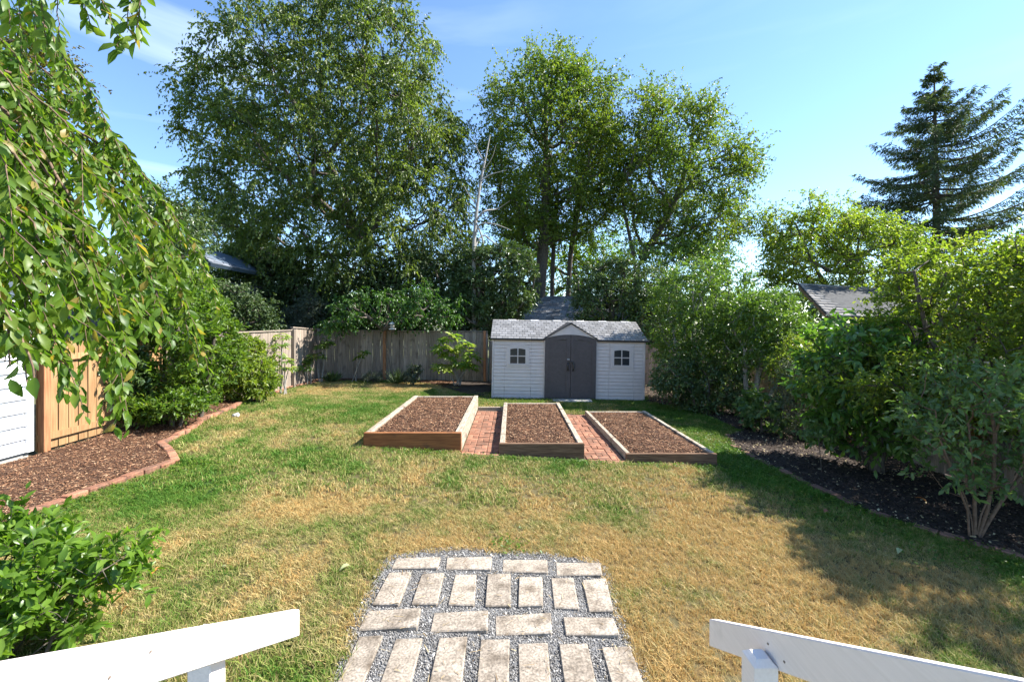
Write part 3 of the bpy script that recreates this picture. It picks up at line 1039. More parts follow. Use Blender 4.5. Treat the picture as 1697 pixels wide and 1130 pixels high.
# ------------------------------------------------------------------ raised beds, brick paths
def raised_bed(label, x0, x1, y0, y1, ztop, zbot, m_front, th=0.085, front_drop=0.0, slope=0.0, xs=0.0, m_side=None, front_top=None):
    """timber frame; xs shears the far end sideways a little as the beds are not quite square"""
    root = thing("raised_bed", label, "raised bed", ((x0 + x1) / 2, (y0 + y1) / 2, ter((x0 + x1) / 2, (y0 + y1) / 2)))
    rl = np.array(root.location)
    def board(nm, quad, zt, zb, mat, bev=0.007):
        bm = bmesh.new()
        t = [bm.verts.new((px - rl[0], py - rl[1], zt - rl[2])) for px, py in quad]
        b = [bm.verts.new((px - rl[0], py - rl[1], zb - rl[2])) for px, py in quad]
        bm.faces.new(t)
        bm.faces.new(b[::-1])
        for i in range(4):
            bm.faces.new((t[i], t[(i + 1) % 4], b[(i + 1) % 4], b[i]))
        return bm_obj(nm, bm, mat, root, bevel=bev)
    ms = m_side or M["bed_old"]
    ft = ztop if front_top is None else front_top
    board("board", [(x0 - 0.01, y0), (x1 + 0.01, y0), (x1 + 0.01, y0 + th * 0.7), (x0 - 0.01, y0 + th * 0.7)], ft, zbot - 0.1, m_front)
    ya = y0 + th * 0.7 + 0.003
    board("board", [(x0, ya), (x0 + th, ya), (x0 + th + xs, y1), (x0 + xs, y1)], ztop, zbot - 0.1, ms)
    board("board", [(x1 - th, ya), (x1, ya), (x1 + xs, y1), (x1 - th + xs, y1)], ztop, zbot - 0.1, ms)
    board("board", [(x0 + th + xs + 0.003, y1 - th), (x1 - th + xs - 0.003, y1 - th), (x1 - th + xs - 0.003, y1 - 0.005), (x0 + th + xs + 0.003, y1 - 0.005)], ztop - 0.012, zbot - 0.1, ms)
    inner = np.array([(x0 + th + 0.002, y0 + th), (x1 - th - 0.002, y0 + th), (x1 - th + xs - 0.002, y1 - th), (x0 + th + xs + 0.002, y1 - th)])
    # filling: heaped in the middle
    nx, ny = 24, 40
    u, v = np.meshgrid(np.linspace(0, 1, nx), np.linspace(0, 1, ny), indexing="ij")
    u, v = u.ravel(), v.ravel()
    X = (inner[0, 0] * (1 - u) + inner[1, 0] * u) * (1 - v) + (inner[3, 0] * (1 - u) + inner[2, 0] * u) * v
    Yv = inner[0, 1] * (1 - v) + inner[3, 1] * v
    def zf(x, y):
        e = np.clip(edge_dist(inner, x, y) / 0.22, 0, 1)
        return ztop - 0.05 + 0.05 * e + 0.09 * (fbm2(x, y, 3.2, 17) - 0.5) * e
    i, j = np.meshgrid(np.arange(nx - 1), np.arange(ny - 1), indexing="ij")
    i, j = i.ravel(), j.ravel()
    np_mesh("soil", np.stack([X, Yv, zf(X, Yv)], 1), np.stack([i * ny + j, (i + 1) * ny + j, (i + 1) * ny + j + 1, i * ny + j + 1], 1), M["mulch_base"], root, smooth=True)
    scatter_flakes("mulch", None, inner, 2000, zf, 0.032, 0.011, M["chips"], 0.55, parent=root)
    return root


raised_bed("left raised bed with reddish cedar front board and grey side boards, beside the open lawn", -2.42, -0.84, 7.1, 10.75, 0.355, 0.12, M["bed_cedar"], 0.10)
raised_bed("middle raised bed with dark brown front board, straight before the shed doors", -0.205, 1.175, 7.1, 10.78, 0.180, -0.06, M["bed_dark"], 0.09)
raised_bed("lowest raised bed of bark mulch beside the shaded right lawn", 1.86, 3.32, 7.05, 10.5, 0.030, -0.15, M["bed_dark"], 0.075, xs=-0.10)


def brick_path(label, x0, x1, y0, y1, z0, z1):
    def zz(x):
        return z0 + (z1 - z0) * (x - x0) / (x1 - x0)
    root = bpy.data.objects.new("brick_path", None)
    COL.objects.link(root)
    root.location = ((x0 + x1) / 2, (y0 + y1) / 2, zz((x0 + x1) / 2))
    tag(root, label, kind="structure")
    rl = root.location
    bm = bmesh.new()
    vs = [bm.verts.new((x - rl.x, y - rl.y, zz(x) - rl.z - 0.014)) for x, y in ((x0, y0), (x1, y0), (x1, y1), (x0, y1))]
    bm.faces.new(vs)
    bm_obj("joint_bed", bm, M["joint"], root)
    bm = bmesh.new()
    add_box(bm, (0, 0, 0), (0.196, 0.094, 0.06))
    bmesh.ops.bevel(bm, geom=bm.edges[:], offset=0.006, segments=1, affect="EDGES")
    me = bpy.data.meshes.new("brick")
    bm.to_mesh(me)
    bm.free()
    me.materials.append(M["brick"])
    cols = int((x1 - x0) / 0.205)
    off = ((x1 - x0) - cols * 0.205) / 2
    rows = int((y1 - y0) / 0.205)
    for c in range(cols):
        for r_ in range(rows):
            cx, cy = x0 + off + (c + 0.5) * 0.205, y0 + (r_ + 0.5) * 0.205
            for h in (-1, 1):
                o = bpy.data.objects.new("brick", me)
                COL.objects.link(o)
                o.parent = root
                along = (c + r_) % 2
                dx, dy = (h * 0.051, 0) if along else (0, h * 0.051)
                o.location = (cx + dx - rl.x, cy + dy - rl.y, zz(cx) - rl.z - 0.03 + R.uniform(-0.006, 0.009))
                o.rotation_euler = (R.normal() * 0.02, R.normal() * 0.02, (math.pi / 2 if along else 0) + R.normal() * 0.03)


brick_path("clay brick path between the left and middle raised beds", -0.83, -0.215, 6.95, 10.6, 0.037, 0.017)
brick_path("clay brick path between the middle and lowest raised beds", 1.185, 1.85, 6.85, 10.6, -0.058, -0.082)

# stepping edge of timber at the far end of the first path and the door step
box("timber_sill", (-0.83, 10.65, -0.02), (-0.215, 10.72, 0.085), M["bed_old"])
tag(bpy.data.objects["timber_sill"], "short grey timber across the far end of the first brick path", "timber")


def edging(label, pts, mat, w=0.10, L=0.20, h=0.07, skip=0.0, jitter=0.03, zoff=0.055):
    pts = np.asarray(pts)
    root = thing("brick_edging", label, "edging", (pts[0][0], pts[0][1], terz(*pts[0])))
    rl = root.location
    bm = bmesh.new()
    add_box(bm, (0, 0, 0), (L - 0.006, w, h))
    bmesh.ops.bevel(bm, geom=bm.edges[:], offset=0.008, segments=1, affect="EDGES")
    me = bpy.data.meshes.new("brick")
    bm.to_mesh(me)
    bm.free()
    me.materials.append(mat)
    seg = np.linalg.norm(np.diff(pts, axis=0), axis=1)
    cum = np.concatenate([[0], np.cumsum(seg)])
    s = L / 2
    while s < cum[-1]:
        if R.random() >= skip:
            i = min(np.searchsorted(cum, s) - 1, len(seg) - 1)
            t = (s - cum[i]) / seg[i]
            p = pts[i] * (1 - t) + pts[i + 1] * t
            d = (pts[i + 1] - pts[i]) / seg[i]
            o = bpy.data.objects.new("brick", me)
            COL.objects.link(o)
            o.parent = root
            zt = terz(p[0], p[1])
            gz = (terz(*(p + d * 0.1)) - terz(*(p - d * 0.1))) / 0.2
            o.location = (p[0] - rl.x + R.normal() * 0.006, p[1] - rl.y + R.normal() * 0.006, zt - rl.z + zoff - h / 2 + R.uniform(-0.008, 0.012))
            o.rotation_euler = (R.normal() * jitter, -math.atan(gz) + R.normal() * jitter, math.atan2(d[1], d[0]) + R.normal() * jitter)
        s += L
    return root


edging("orange clay brick edging curving along the left mulch border", EL[1:16], M["brick"], 0.10, 0.215, 0.09, zoff=0.075)
edging("weathered brown brick edging sunk along the shaded right border", ER[2:9], M["brick_dark"], 0.10, 0.21, 0.07, skip=0.25, zoff=0.045)

# ------------------------------------------------------------------ roofs with real shingles
def shingle_roof(name, root, TL, TR, BR, BL, mat, rows, wid, th=0.012, local=True, slab=0.05, under=None):
    """slab between four corners with overlapping shingles on it; corners in the root's coordinates"""
    TL, TR, BR, BL = (np.asarray(p, float) for p in (TL, TR, BR, BL))
    nn = np.cross(TR - TL, BL - TL)
    nn /= np.linalg.norm(nn)
    if nn[2] < 0:
        nn = -nn
    bm = bmesh.new()
    t = [bm.verts.new(p) for p in (TL, TR, BR, BL)]
    b = [bm.verts.new(p - nn * slab) for p in (TL, TR, BR, BL)]
    bm.faces.new(t)
    bm.faces.new(b[::-1])
    for i in range(4):
        bm.faces.new((t[i], t[(i + 1) % 4], b[(i + 1) % 4], b[i]))
    roof = bm_obj(name, bm, under or M["roof_under"], root)
    V, F, rnd = [], [], []
    for r_ in range(rows):
        v0, v1 = r_ / rows, (r_ + 1.06) / rows
        v1 = min(v1, 1.0)
        Wd = np.linalg.norm((TR * (1 - v1) + BR * v1) - (TL * (1 - v1) + BL * v1))
        cols = max(2, int(Wd / wid))
        shift = (r_ % 2) * 0.5 + R.uniform(-0.1, 0.1)
        us = np.clip((np.arange(-1, cols + 1) + shift) / cols, 0, 1)
        for k in range(len(us) - 1):
            a, c = us[k] + 0.03 / cols, us[k + 1] - 0.03 / cols
            if c - a < 0.15 / cols:
                continue
            def S(u, v, h):
                return (TL * (1 - u) + TR * u) * (1 - v) + (BL * (1 - u) + BR * u) * v + nn * h
            h = th * R.uniform(0.8, 1.3)
            q = [S(a, v0, 0.004), S(c, v0, 0.004), S(c, v1, h + 0.004), S(a, v1, h + 0.004), S(a, v1, 0.001), S(c, v1, 0.001)]
            o = len(V)
            V += q
            F += [(o, o + 1, o + 2, o + 3), (o + 3, o + 2, o + 5, o + 4)]
            rnd += [R.random()] * 6
    s = np_mesh("shingles", V, F, mat, roof, attrs={"rnd": rnd}, local=True)
    s["kind"] = "stuff"
    return roof


# ------------------------------------------------------------------ the shed
SW, SD, SH = 4.53, 2.40, 1.80
shed = thing("garden_shed", "pale plastic garden shed with dark arched double doors and grey shingled roof", "shed", (-0.61, 12.86, -0.085), (0, math.radians(1.0), 0))


def siding_panel(x0, x1, z0, z1, n, par, yface=0.0):
    bm = bmesh.new()
    h = (z1 - z0) / n
    prof = []
    for k in range(n):
        prof += [(yface - 0.020, z0 + k * h + 0.012), (yface - 0.018, z0 + k * h + h * 0.5), (yface - 0.012, z0 + (k + 1) * h - 0.002), (yface + 0.010, z0 + (k + 1) * h), (yface + 0.010, z0 + (k + 1) * h + 0.010)]
    prof[0] = (yface - 0.020, z0)
    prof = prof[:-1] + [(yface + 0.03, z1), (yface + 0.03, z0)]
    a = [bm.verts.new((x0, y, z)) for y, z in prof]
    b = [bm.verts.new((x1, y, z)) for y, z in prof]
    m_ = len(a)
    for i in range(m_):
        bm.faces.new((a[i], a[(i + 1) % m_], b[(i + 1) % m_], b[i]))
    bm.faces.new(a)
    bm.faces.new(b[::-1])
    return bm_obj("wall_panel", bm, M["plastic"], par)


for a, b in ((0.055, 0.37), (0.376, 1.15), (1.156, 1.545), (3.075, 3.46), (3.466, 4.20), (4.206, 4.475)):
    siding_panel(a, b, 0.03, SH, 17, shed)
for a, b in ((0.0, 0.052), (4.478, 4.53)):
    box("corner_trim", (a, -0.024, 0.0), (b, 0.06, SH), M["plastic_trim"], shed, 0.006)
box("wall", (0.0, 0.062, 0.0), (0.035, SD, SH), M["plastic"], shed, 0.003)
box("wall", (SW - 0.035, 0.062, 0.0), (SW, SD, SH), M["plastic"], shed, 0.003)
box("wall", (0.037, SD - 0.04, 0.0), (SW - 0.037, SD, SH), M["plastic"], shed, 0.003)
RZ, RY = 2.34, SD / 2
for x in (0.0, SW - 0.035):
    prism("gable_wall", [(0.03, SH + 0.002), (SD - 0.03, SH + 0.002), (RY, RZ - 0.06)], x, x + 0.035, M["plastic"], shed, axis="x")
box("floor_base", (-0.01, -0.03, -0.05), (SW + 0.01, SD + 0.01, -0.002), M["eave"], shed, 0.004)
OV = 0.05
shingle_roof("roof", shed, (-OV, RY, RZ), (SW + OV, RY, RZ), (SW + OV, -0.11, SH - 0.02), (-OV, -0.11, SH - 0.02), M["shingle_shed"], 9, 0.17, 0.010, under=M["eave"])
shingle_roof("roof", shed, (SW + OV, RY + 0.004, RZ), (-OV, RY + 0.004, RZ), (-OV, SD + 0.11, SH - 0.02), (SW + OV, SD + 0.11, SH - 0.02), M["shingle_shed"], 9, 0.17, 0.010, under=M["eave"])
for k in range(6):
    x = 0.45 + k * 0.72 + (0.0 if k < 3 else 0.03)
    bm = bmesh.new()
    for (ya, za), (yb, zb) in (((RY - 0.10, RZ - 0.045 + 0.02), (RY, RZ + 0.02)), ((RY, RZ + 0.02), (RY + 0.10, RZ - 0.045 + 0.02))):
        q = [bm.verts.new(p) for p in ((x, ya, za), (x + 0.26, ya, za), (x + 0.26, yb, zb), (x, yb, zb))]
        bm.faces.new(q)
    bmesh.ops.solidify(bm, geom=bm.faces[:], thickness=0.012)
    bm_obj("ridge_cap", bm, M["ridge_cap"], shed)
# door bay
DX0, DX1, DC = 1.56, 3.06, 2.31
PF = -0.13
def arch(x):  # top line of the doors
    return 1.80 + 0.115 * (1 - ((x - DC) / 0.75) ** 2)
xs_ = np.linspace(DX0 + 0.02, DX1 - 0.02, 17)
# header between arch and gable roof
outl = [(x, arch(x) + 0.012) for x in xs_] + [(DX1 + 0.02, 1.82), (DC, 2.235), (DX0 - 0.02, 1.82)]
prism("gable_panel", outl, PF + 0.012, PF + 0.05, M["plastic_trim"], shed)
for sgn in (-1, 1):  # little roof over the door
    e = (DC + sgn * 0.80, 1.815)
    a = (DC, 2.285)
    bm = bmesh.new()
    back_e, back_a = 0.02, 1.0
    top = [(e[0], PF - 0.03, e[1]), (a[0], PF - 0.03, a[1]), (a[0], back_a, a[1]), (e[0], back_e, e[1])]
    q = [bm.verts.new(p) for p in top]
    q2 = [bm.verts.new((p[0], p[1], p[2] - 0.035)) for p in top]
    bm.faces.new(q)
    bm.faces.new(q2[::-1])
    for i in range(4):
        bm.faces.new((q[i], q[(i + 1) % 4], q2[(i + 1) % 4], q2[i]))
    bm_obj("gable_roof", bm, M["eave"], shed)
for sgn, xa, xb in ((-1, DX0, DC - 0.006), (1, DC + 0.006, DX1)):
    xs_ = np.linspace(xa, xb, 9)
    d = prism("door", [(x, arch(x)) for x in xs_] + [(xb, 0.02), (xa, 0.02)], PF + 0.03, PF + 0.07, M["door"], shed)
    f0, f1 = xa + 0.12, xb - 0.12
    xi = np.linspace(f0, f1, 7)
    # raised stiles and rails around a recessed panel
    prism("door_stile", [(xa, 0.02), (f0, 0.02), (f0, arch(f0)), (xa, arch(xa) if True else 0)], PF + 0.012, PF + 0.029, M["door"], d)
    prism("door_stile", [(f1, 0.02), (xb, 0.02), (xb, arch(xb)), (f1, arch(f1))], PF + 0.012, PF + 0.029, M["door"], d)
    prism("door_rail", [(x, arch(x)) for x in xi] + [(x, arch(x) - 0.12) for x in xi[::-1]], PF + 0.012, PF + 0.029, M["door"], d)
    prism("door_rail", [(f0 + 0.001, 0.02), (f1 - 0.001, 0.02), (f1 - 0.001, 0.24), (f0 + 0.001, 0.24)], PF + 0.012, PF + 0.029, M["door"], d)
    hx = DC + sgn * 0.075
    V, F = path_tube(spline([(hx, PF + 0.012, 1.10), (hx - sgn * 0.005, PF - 0.035, 1.085), (hx + sgn * 0.012, PF - 0.045, 1.0), (hx + sgn * 0.004, PF - 0.035, 0.90), (hx, PF + 0.012, 0.885)], 12), [0.022] * 12, 8)
    np_mesh("handle", V, F, M["black"], d, smooth=True, local=True)
box("latch", (DC - 0.07, PF - 0.02, 1.11), (DC + 0.09, PF + 0.010, 1.15), M["black"], shed, 0.006)
box("lock_plate", (DC - 0.11, PF - 0.0, 1.19), (DC - 0.03, PF + 0.010, 1.215), M["metal"], shed, 0.003)
for xa in (DX0 - 0.012, DX1 + 0.0):
    box("door_jamb", (xa - 0.006 if xa < 2 else xa + 0.004, PF + 0.03, 0.0), (xa + 0.008 if xa < 2 else xa + 0.018, 0.05, SH), M["plastic_trim"], shed, 0.003)
box("door_sill", (DX0 - 0.02, PF - 0.02, -0.04), (DX1 + 0.02, 0.0, 0.012), M["eave"], shed, 0.004)


def shed_window(cx, cz):
    def arc(x, w, base, rise):
        return base + rise * (1 - ((x - cx) / w) ** 2)
    w, h = 0.335, 0.325
    xs = np.linspace(cx - w, cx + w, 9)
    fr = bmesh.new()
    gw, gh = 0.225, 0.22
    out = [(x, arc(x, w, cz + h - 0.02, 0.045)) for x in xs]
    inn = [(x, arc(x, gw, cz + gh - 0.02, 0.025)) for x in np.linspace(cx - gw, cx + gw, 9)]
    out = [(cx - w, cz - h)] + out + [(cx + w, cz - h)]
    inn = [(cx - gw, cz - gh)] + inn + [(cx + gw, cz - gh)]
    n_ = len(out)
    y0, y1 = -0.036, 0.0
    vo = [fr.verts.new((x, y0, z)) for x, z in out]
    vi = [fr.verts.new((x, y0, z)) for x, z in inn]
    vo2 = [fr.verts.new((x, y1, z)) for x, z in out]
    vi2 = [fr.verts.new((x, y1, z)) for x, z in inn]
    for i in range(n_):
        j = (i + 1) % n_
        fr.faces.new((vo[i], vo[j], vi[j], vi[i]))
        fr.faces.new((vo[i], vo2[i], vo2[j], vo[j]))
        fr.faces.new((vi[i], vi[j], vi2[j], vi2[i]))
    win = bm_obj("window", fr, M["plastic_trim"], shed)
    # inner raised moulding, bars and four panes
    xs2 = np.linspace(cx - gw - 0.03, cx + gw + 0.03, 9)
    box("window_bar", (cx - 0.014, -0.042, cz - gh), (cx + 0.014, -0.010, cz + gh + 0.004), M["plastic_trim"], win, 0.002)
    for s in (-1, 1):
        a, b = (cx - gw, cx - 0.015) if s < 0 else (cx + 0.015, cx + gw)
        box("window_bar", (a, -0.040, cz - 0.014), (b, -0.010, cz + 0.014), M["plastic_trim"], win, 0.002)
        for za, zb in ((cz - gh, cz - 0.015), (cz + 0.015, cz + gh + 0.004)):
            box("pane", (a + 0.0005, -0.030, za), (b - 0.0005, -0.024, zb), M["glass"], win, 0.0)
    box("window_sill", (cx - gw - 0.05, -0.052, cz - gh - 0.045), (cx + gw + 0.05, -0.037, cz - gh - 0.012), M["plastic_trim"], win, 0.003)


shed_window(0.76, 1.27)
shed_window(3.83, 1.27)
step = thing("door_step", "flat grey stone step below the shed doors", "step", (1.72, 12.40, terz(1.72, 12.40)))
box("slab", (-0.55, -0.17, -0.05), (0.55, 0.17, 0.055), M["concrete"], step, 0.01)


# ------------------------------------------------------------------ fences
def board_fence(label, p0, p1, ztop0, ztop1, m_board, bw=0.14, post_every=2.4, side=1, posts=None, m_post=None, rails=True, gapw=0.008, cap=True):
    """vertical boards, each its own part, from p0 to p1; side = which side (left of travel = +1) shows the boards"""
    p0, p1 = np.array(p0, float), np.array(p1, float)
    L = np.linalg.norm(p1 - p0)
    d = (p1 - p0) / L
    nr = np.array([-d[1], d[0]]) * side
    ang = math.atan2(d[1], d[0])
    root = thing("wooden_fence", label, "fence", (p0[0], p0[1], terz(*p0)), (0, 0, ang))
    z0 = root.location.z
    n = int(L / bw)
    for k in range(n):
        u0, u1 = k * L / n + gapw / 2, (k + 1) * L / n - gapw / 2
        p = p0 + d * (u0 + u1) / 2
        zg = terz(*p) + 0.03
        zt = ztop0 + (ztop1 - ztop0) * (u0 + u1) / 2 / L + R.normal() * 0.008
        off = side * (0.0 + R.uniform(-0.004, 0.004))
        bm = bmesh.new()
        add_box(bm, ((u0 + u1) / 2, off, (zg + zt) / 2 - z0), (u1 - u0, 0.018, zt - zg), Matrix.Rotation(R.normal() * 0.002, 4, "Y"))
        o = bm_obj("board", bm, m_board, root, bevel=0.003)
    if rails:
        for f in (0.14, 0.86):
            bm = bmesh.new()
            za, zb = terz(*p0) + f * (ztop0 - terz(*p0)), terz(*p1) + f * (ztop1 - terz(*p1))
            ys = -side * 0.034 if rails is True else side * 0.034
            vs = []
            for u, z in ((0, za), (L, zb)):
                for dy in (-0.02, 0.02):
                    for dz in (-0.045, 0.045):
                        vs.append(bm.verts.new((u, ys + dy, z + dz - z0)))
            a, b = vs[:4], vs[4:]
            for q in ((0, 1, 3, 2),):
                bm.faces.new([a[i] for i in q])
                bm.faces.new([b[i] for i in q])
            for i, j in ((0, 1), (1, 3), (3, 2), (2, 0)):
                bm.faces.new((a[i], a[j], b[j], b[i]))
            bm_obj("rail", bm, m_board, root)
    if cap:
        bm = bmesh.new()
        vs = []
        for u, z in ((0, ztop0), (L, ztop1)):
            for dy in (-0.045, 0.045):
                for dz in (0.012, 0.045):
                    vs.append(bm.verts.new((u, dy, z + dz - z0)))
        a, b = vs[:4], vs[4:]
        bm.faces.new([a[i] for i in (0, 1, 3, 2)])
        bm.faces.new([b[i] for i in (0, 1, 3, 2)])
        for i, j in ((0, 1), (1, 3), (3, 2), (2, 0)):
            bm.faces.new((a[i], a[j], b[j], b[i]))
        bm_obj("top_cap", bm, m_board, root)
    for u in (posts if posts is not None else np.arange(0, L + 0.01, post_every)):
        p = p0 + d * u
        zt = ztop0 + (ztop1 - ztop0) * u / L + 0.055
        bm = bmesh.new()
        add_box(bm, (u, side * 0.065, (terz(*p) + zt) / 2 - z0), (0.095, 0.095, zt - terz(*p)))
        bm_obj("post", bm, m_post or m_board, root, bevel=0.006)
    return root


# left side fence: fresh cedar near the house, grey further back
board_fence("fresh tan cedar fence panel beside the white house wall", (-6.60, 6.02), (-6.68, 8.3), 1.86, 1.90, M["fence_new"], 0.15, side=-1, posts=[0.05], m_post=M["post_cedar"], rails=-1, cap=False, gapw=0.014)
board_fence("grey side fence behind the leafy left border shrubs", (-6.63, 8.32), (-7.05, 13.9), 1.88, 1.89, M["fence_grey"], 0.14, side=-1, posts=[5.58])
board_fence("slightly taller grey fence panel left of the back corner", (-7.06, 13.92), (-7.2, 16.08), 1.98, 1.88, M["fence_grey"], 0.14, side=-1, posts=[2.1])
board_fence("long grey back fence with rusty brown posts behind the lawn", (-7.16, 16.12), (-0.9, 16.12), 1.85, 1.80, M["fence_grey"], 0.14, side=-1, posts=[2.45, 6.15], m_post=M["post_cedar"])
board_fence("lower back fence running behind the shed to the right corner", (-0.86, 16.12), (7.2, 16.12), 1.45, 1.22, M["fence_grey"], 0.14, side=-1, posts=[0.1, 2.6, 5.1, 7.6])
board_fence("shaded brown side fence behind the right border shrubs", (7.25, 16.0), (7.65, 3.0), 1.10, 0.98, M["fence_grey"], 0.15, side=-1, posts=[4.0, 6.5, 9.0], m_post=M["post_cedar"])

# ------------------------------------------------------------------ house wall on the left
wh = thing("white_house", "white lap sided house wall with concrete foundation at the left edge", "house", (-6.5, 5.88, terz(-6.5, 5.88)))
wz = wh.location.z
box("foundation", (-3.0, -6.0, -0.3), (-0.03, -0.005, 0.13), M["concrete"], wh, 0.01)
box("wall", (-3.0, -6.0, 0.132), (-0.035, -0.006, 2.70), M["house_wall"], wh, 0.0)
for k in range(15):
    z = 0.10 + k * 0.178
    prism("siding_board", [(-0.033, z), (0.014, z), (0.014, z + 0.012), (-0.022, z + 0.188), (-0.033, z + 0.192)], -6.0, -0.075, M["siding"], wh, axis="y")
box("corner_board", (-0.05, -0.073, 0.09), (0.020, 0.012, 2.76), M["siding"], wh, 0.004)
shingle_roof("roof", wh, (-2.6, -6.3, 3.75), (-2.6, 0.35, 3.75), (0.45, 0.35, 2.62), (0.45, -6.3, 2.62), M["shingle_far"], 10, 0.3, 0.012, under=M["siding"])

# ------------------------------------------------------------------ stair railings
def stair_rail(label, x, y0, z0, y1, z1, inner, post_side, post_y):
    """sloping 2x board from (y0,z0) far low end to (y1,z1); inner=+1 when the inside faces +x"""
    root = thing("stair_railing", label, "railing", (x, post_y, terz(x, post_y)))
    rz = root.location.z
    hh = 0.135
    def P(y, z):
        return (y - post_y, z - rz)
    m_ = (z1 - z0) / (y1 - y0)
    prism("handrail", [P(y0, z0), P(y1, z1), P(y1, z1 - hh * 1.13), P(y0, z0 - hh)], -0.02, 0.02, M["rail_white"], root, axis="x", bevel=0.004)
    zc = z0 + m_ * (post_y - y0)
    pw = 0.044
    cx = post_side * (0.022 + pw)
    top = zc - 0.035
    if post_side * inner > 0:   # post on the inner face with chamfered top
        bm = bmesh.new()
        add_box(bm, (cx, 0, (top - rz - 0.05) / 2), (pw * 2, pw * 2, top - rz - 0.05))
        te = [e for e in bm.edges if all(v.co.z > (top - rz - 0.06) for v in e.verts)]
        bmesh.ops.bevel(bm, geom=te, offset=0.020, segments=1, affect="EDGES")
        bm_obj("post", bm, M["rail_white"], root)
    else:
        box("post", (cx - pw, -pw, 0), (cx + pw, pw, top - rz), M["rail_white"], root, 0.004)
    for fy, dz in ((0.55, -0.045), (0.63, -0.09)) if inner > 0 else ((0.30, -0.05), (0.36, -0.10)):
        yy = y0 + (y1 - y0) * fy
        zz_ = z0 + m_ * (yy - y0) + dz
        bm = bmesh.new()
        bmesh.ops.create_cone(bm, cap_ends=True, segments=10, radius1=0.0045, radius2=0.004, depth=0.003, matrix=Matrix.Translation((inner * 0.0212, yy - post_y, zz_ - rz)) @ Matrix.Rotation(math.pi / 2, 4, "Y"))
        bm_obj("screw", bm, M["screw"], root)
    # balusters further up the flight stay out of view; lower rail
    prism("lower_rail", [P(y0 - 0.25, z0 - 0.55 - m_ * 0.25), P(y1, z1 - 0.55), P(y1, z1 - 0.64), P(y0 - 0.25, z0 - 0.64 - m_ * 0.25)], -0.018, 0.018, M["rail_white"], root, axis="x", bevel=0.003)
    return root


stair_rail("sunlit white stair handrail at lower left, sloping towards the lawn", -1.10, 2.21, 0.695, 0.55, 1.64, 1, -1, 1.66)
stair_rail("shaded white stair handrail with chamfered post at lower right", 1.00, 2.16, 0.68, 0.5, 1.66, -1, -1, 1.64)

# ------------------------------------------------------------------ neighbouring houses behind the trees
hl = thing("neighbour_house", "dark house with blue grey sloping roof behind the left fence", "house", (-12.0, 17.0, 0.0))
A_, B_, C_, D_ = at(298, 396, 14.0), at(432, 445, 21.8), at(350, 436, 13.6), at(520, 470, 21.4)
hb = np.array([-12.0, 17.0, 0.0])
shingle_roof("roof", hl, A_ - hb, B_ - hb, D_ - hb, C_ - hb, M["shingle_blue"], 9, 0.5, 0.03, slab=0.12, under=M["fascia_blue"])
box("wall", (-2.5, -3.1, -0.1), (2.2, 4.6, 3.55), M["house_blue"], hl, 0.0)
bm = bmesh.new()
q = [bm.verts.new(p) for p in (A_ - hb + (0, -0.03, -0.02), C_ - hb + (0, -0.03, -0.02), C_ - hb + (0, -0.03, -0.24), A_ - hb + (0, -0.03, -0.24))]
bm.faces.new(q)
bmesh.ops.solidify(bm, geom=bm.faces[:], thickness=0.03)
bm_obj("fascia_board", bm, M["fascia_blue"], hl)

hm = thing("back_house", "low house with grey shingle roof showing just above the shed", "house", (1.5, 20.5, 0.0))
hb = np.array([1.5, 20.5, 0.0])
shingle_roof("roof", hm, at(884, 491, 22) - hb, at(1090, 491, 22) - hb, at(1130, 536, 18.6) - hb, at(856, 536, 18.6) - hb, M["shingle_far"], 14, 0.32, 0.02, slab=0.1)
box("wall", (-1.1, -1.4, -0.1), (5.5, 3.5, 2.0), M["house_wall"], hm, 0.0)

hr = thing("garage_house", "brown gabled house with tan shingle roof behind the laurel", "house", (13.5, 17.0, -0.4))
hb = np.array([13.5, 17.0, -0.4])
shingle_roof("roof", hr, at(1322, 469, 18.0) - hb, at(1560, 484, 18.6) - hb, at(1640, 531, 14.4) - hb, at(1373, 523, 14.6) - hb, M["shingle_tan"], 13, 0.36, 0.02, slab=0.05)
a, b = at(1322, 469, 18.0) - hb, at(1373, 523, 14.6) - hb
bm = bmesh.new()
q = [bm.verts.new(p) for p in (a + (-0.02, -0.05, -0.06), b + (-0.02, -0.05, -0.06), b + (-0.02, -0.05, -0.20), a + (-0.02, -0.05, -0.22))]
bm.faces.new(q)
bmesh.ops.solidify(bm, geom=bm.faces[:], thickness=0.04)
bm_obj("fascia_board", bm, M["fascia_brown"], hr)
box("wall", (-1.9, -1.7, 0.0), (3.5, 1.5, 2.55), M["house_wall"], hr, 0.0)

# ------------------------------------------------------------------ trees behind the fence
plant("birch_tree", "huge broad weeping birch towering behind the back fence", "tree", 19.5,
      [(450, 35), (425, 55), (395, 80), (365, 110), (340, 145), (318, 142), (322, 168), (342, 195), (335, 235), (352, 270), (345, 310), (360, 350), (378, 400), (400, 440), (440, 480), (490, 510), (560, 525), (640, 528), (720, 515), (775, 490), (782, 440), (785, 400), (778, 340), (772, 280), (772, 230), (770, 180), (750, 130), (715, 110), (718, 70), (690, 35), (650, 22), (590, 18), (530, 22), (490, 20)],
      [[(604, 615), (602, 480), (605, 330), (600, 170), (594, 60)], [(603, 420), (560, 300), (500, 190), (450, 120)], [(604, 400), (660, 300), (700, 200)], [(603, 470), (520, 400), (440, 350)]], (0.140, 0.066), "birch", n=1250, K=10, Mn=17, T=4.0, twig=0.85, droop=0.5, gap=0.25, gsc=1.3, r_tip=0.009, hang=0.7, seed=1, tmin=0.25, rmax=0.2)
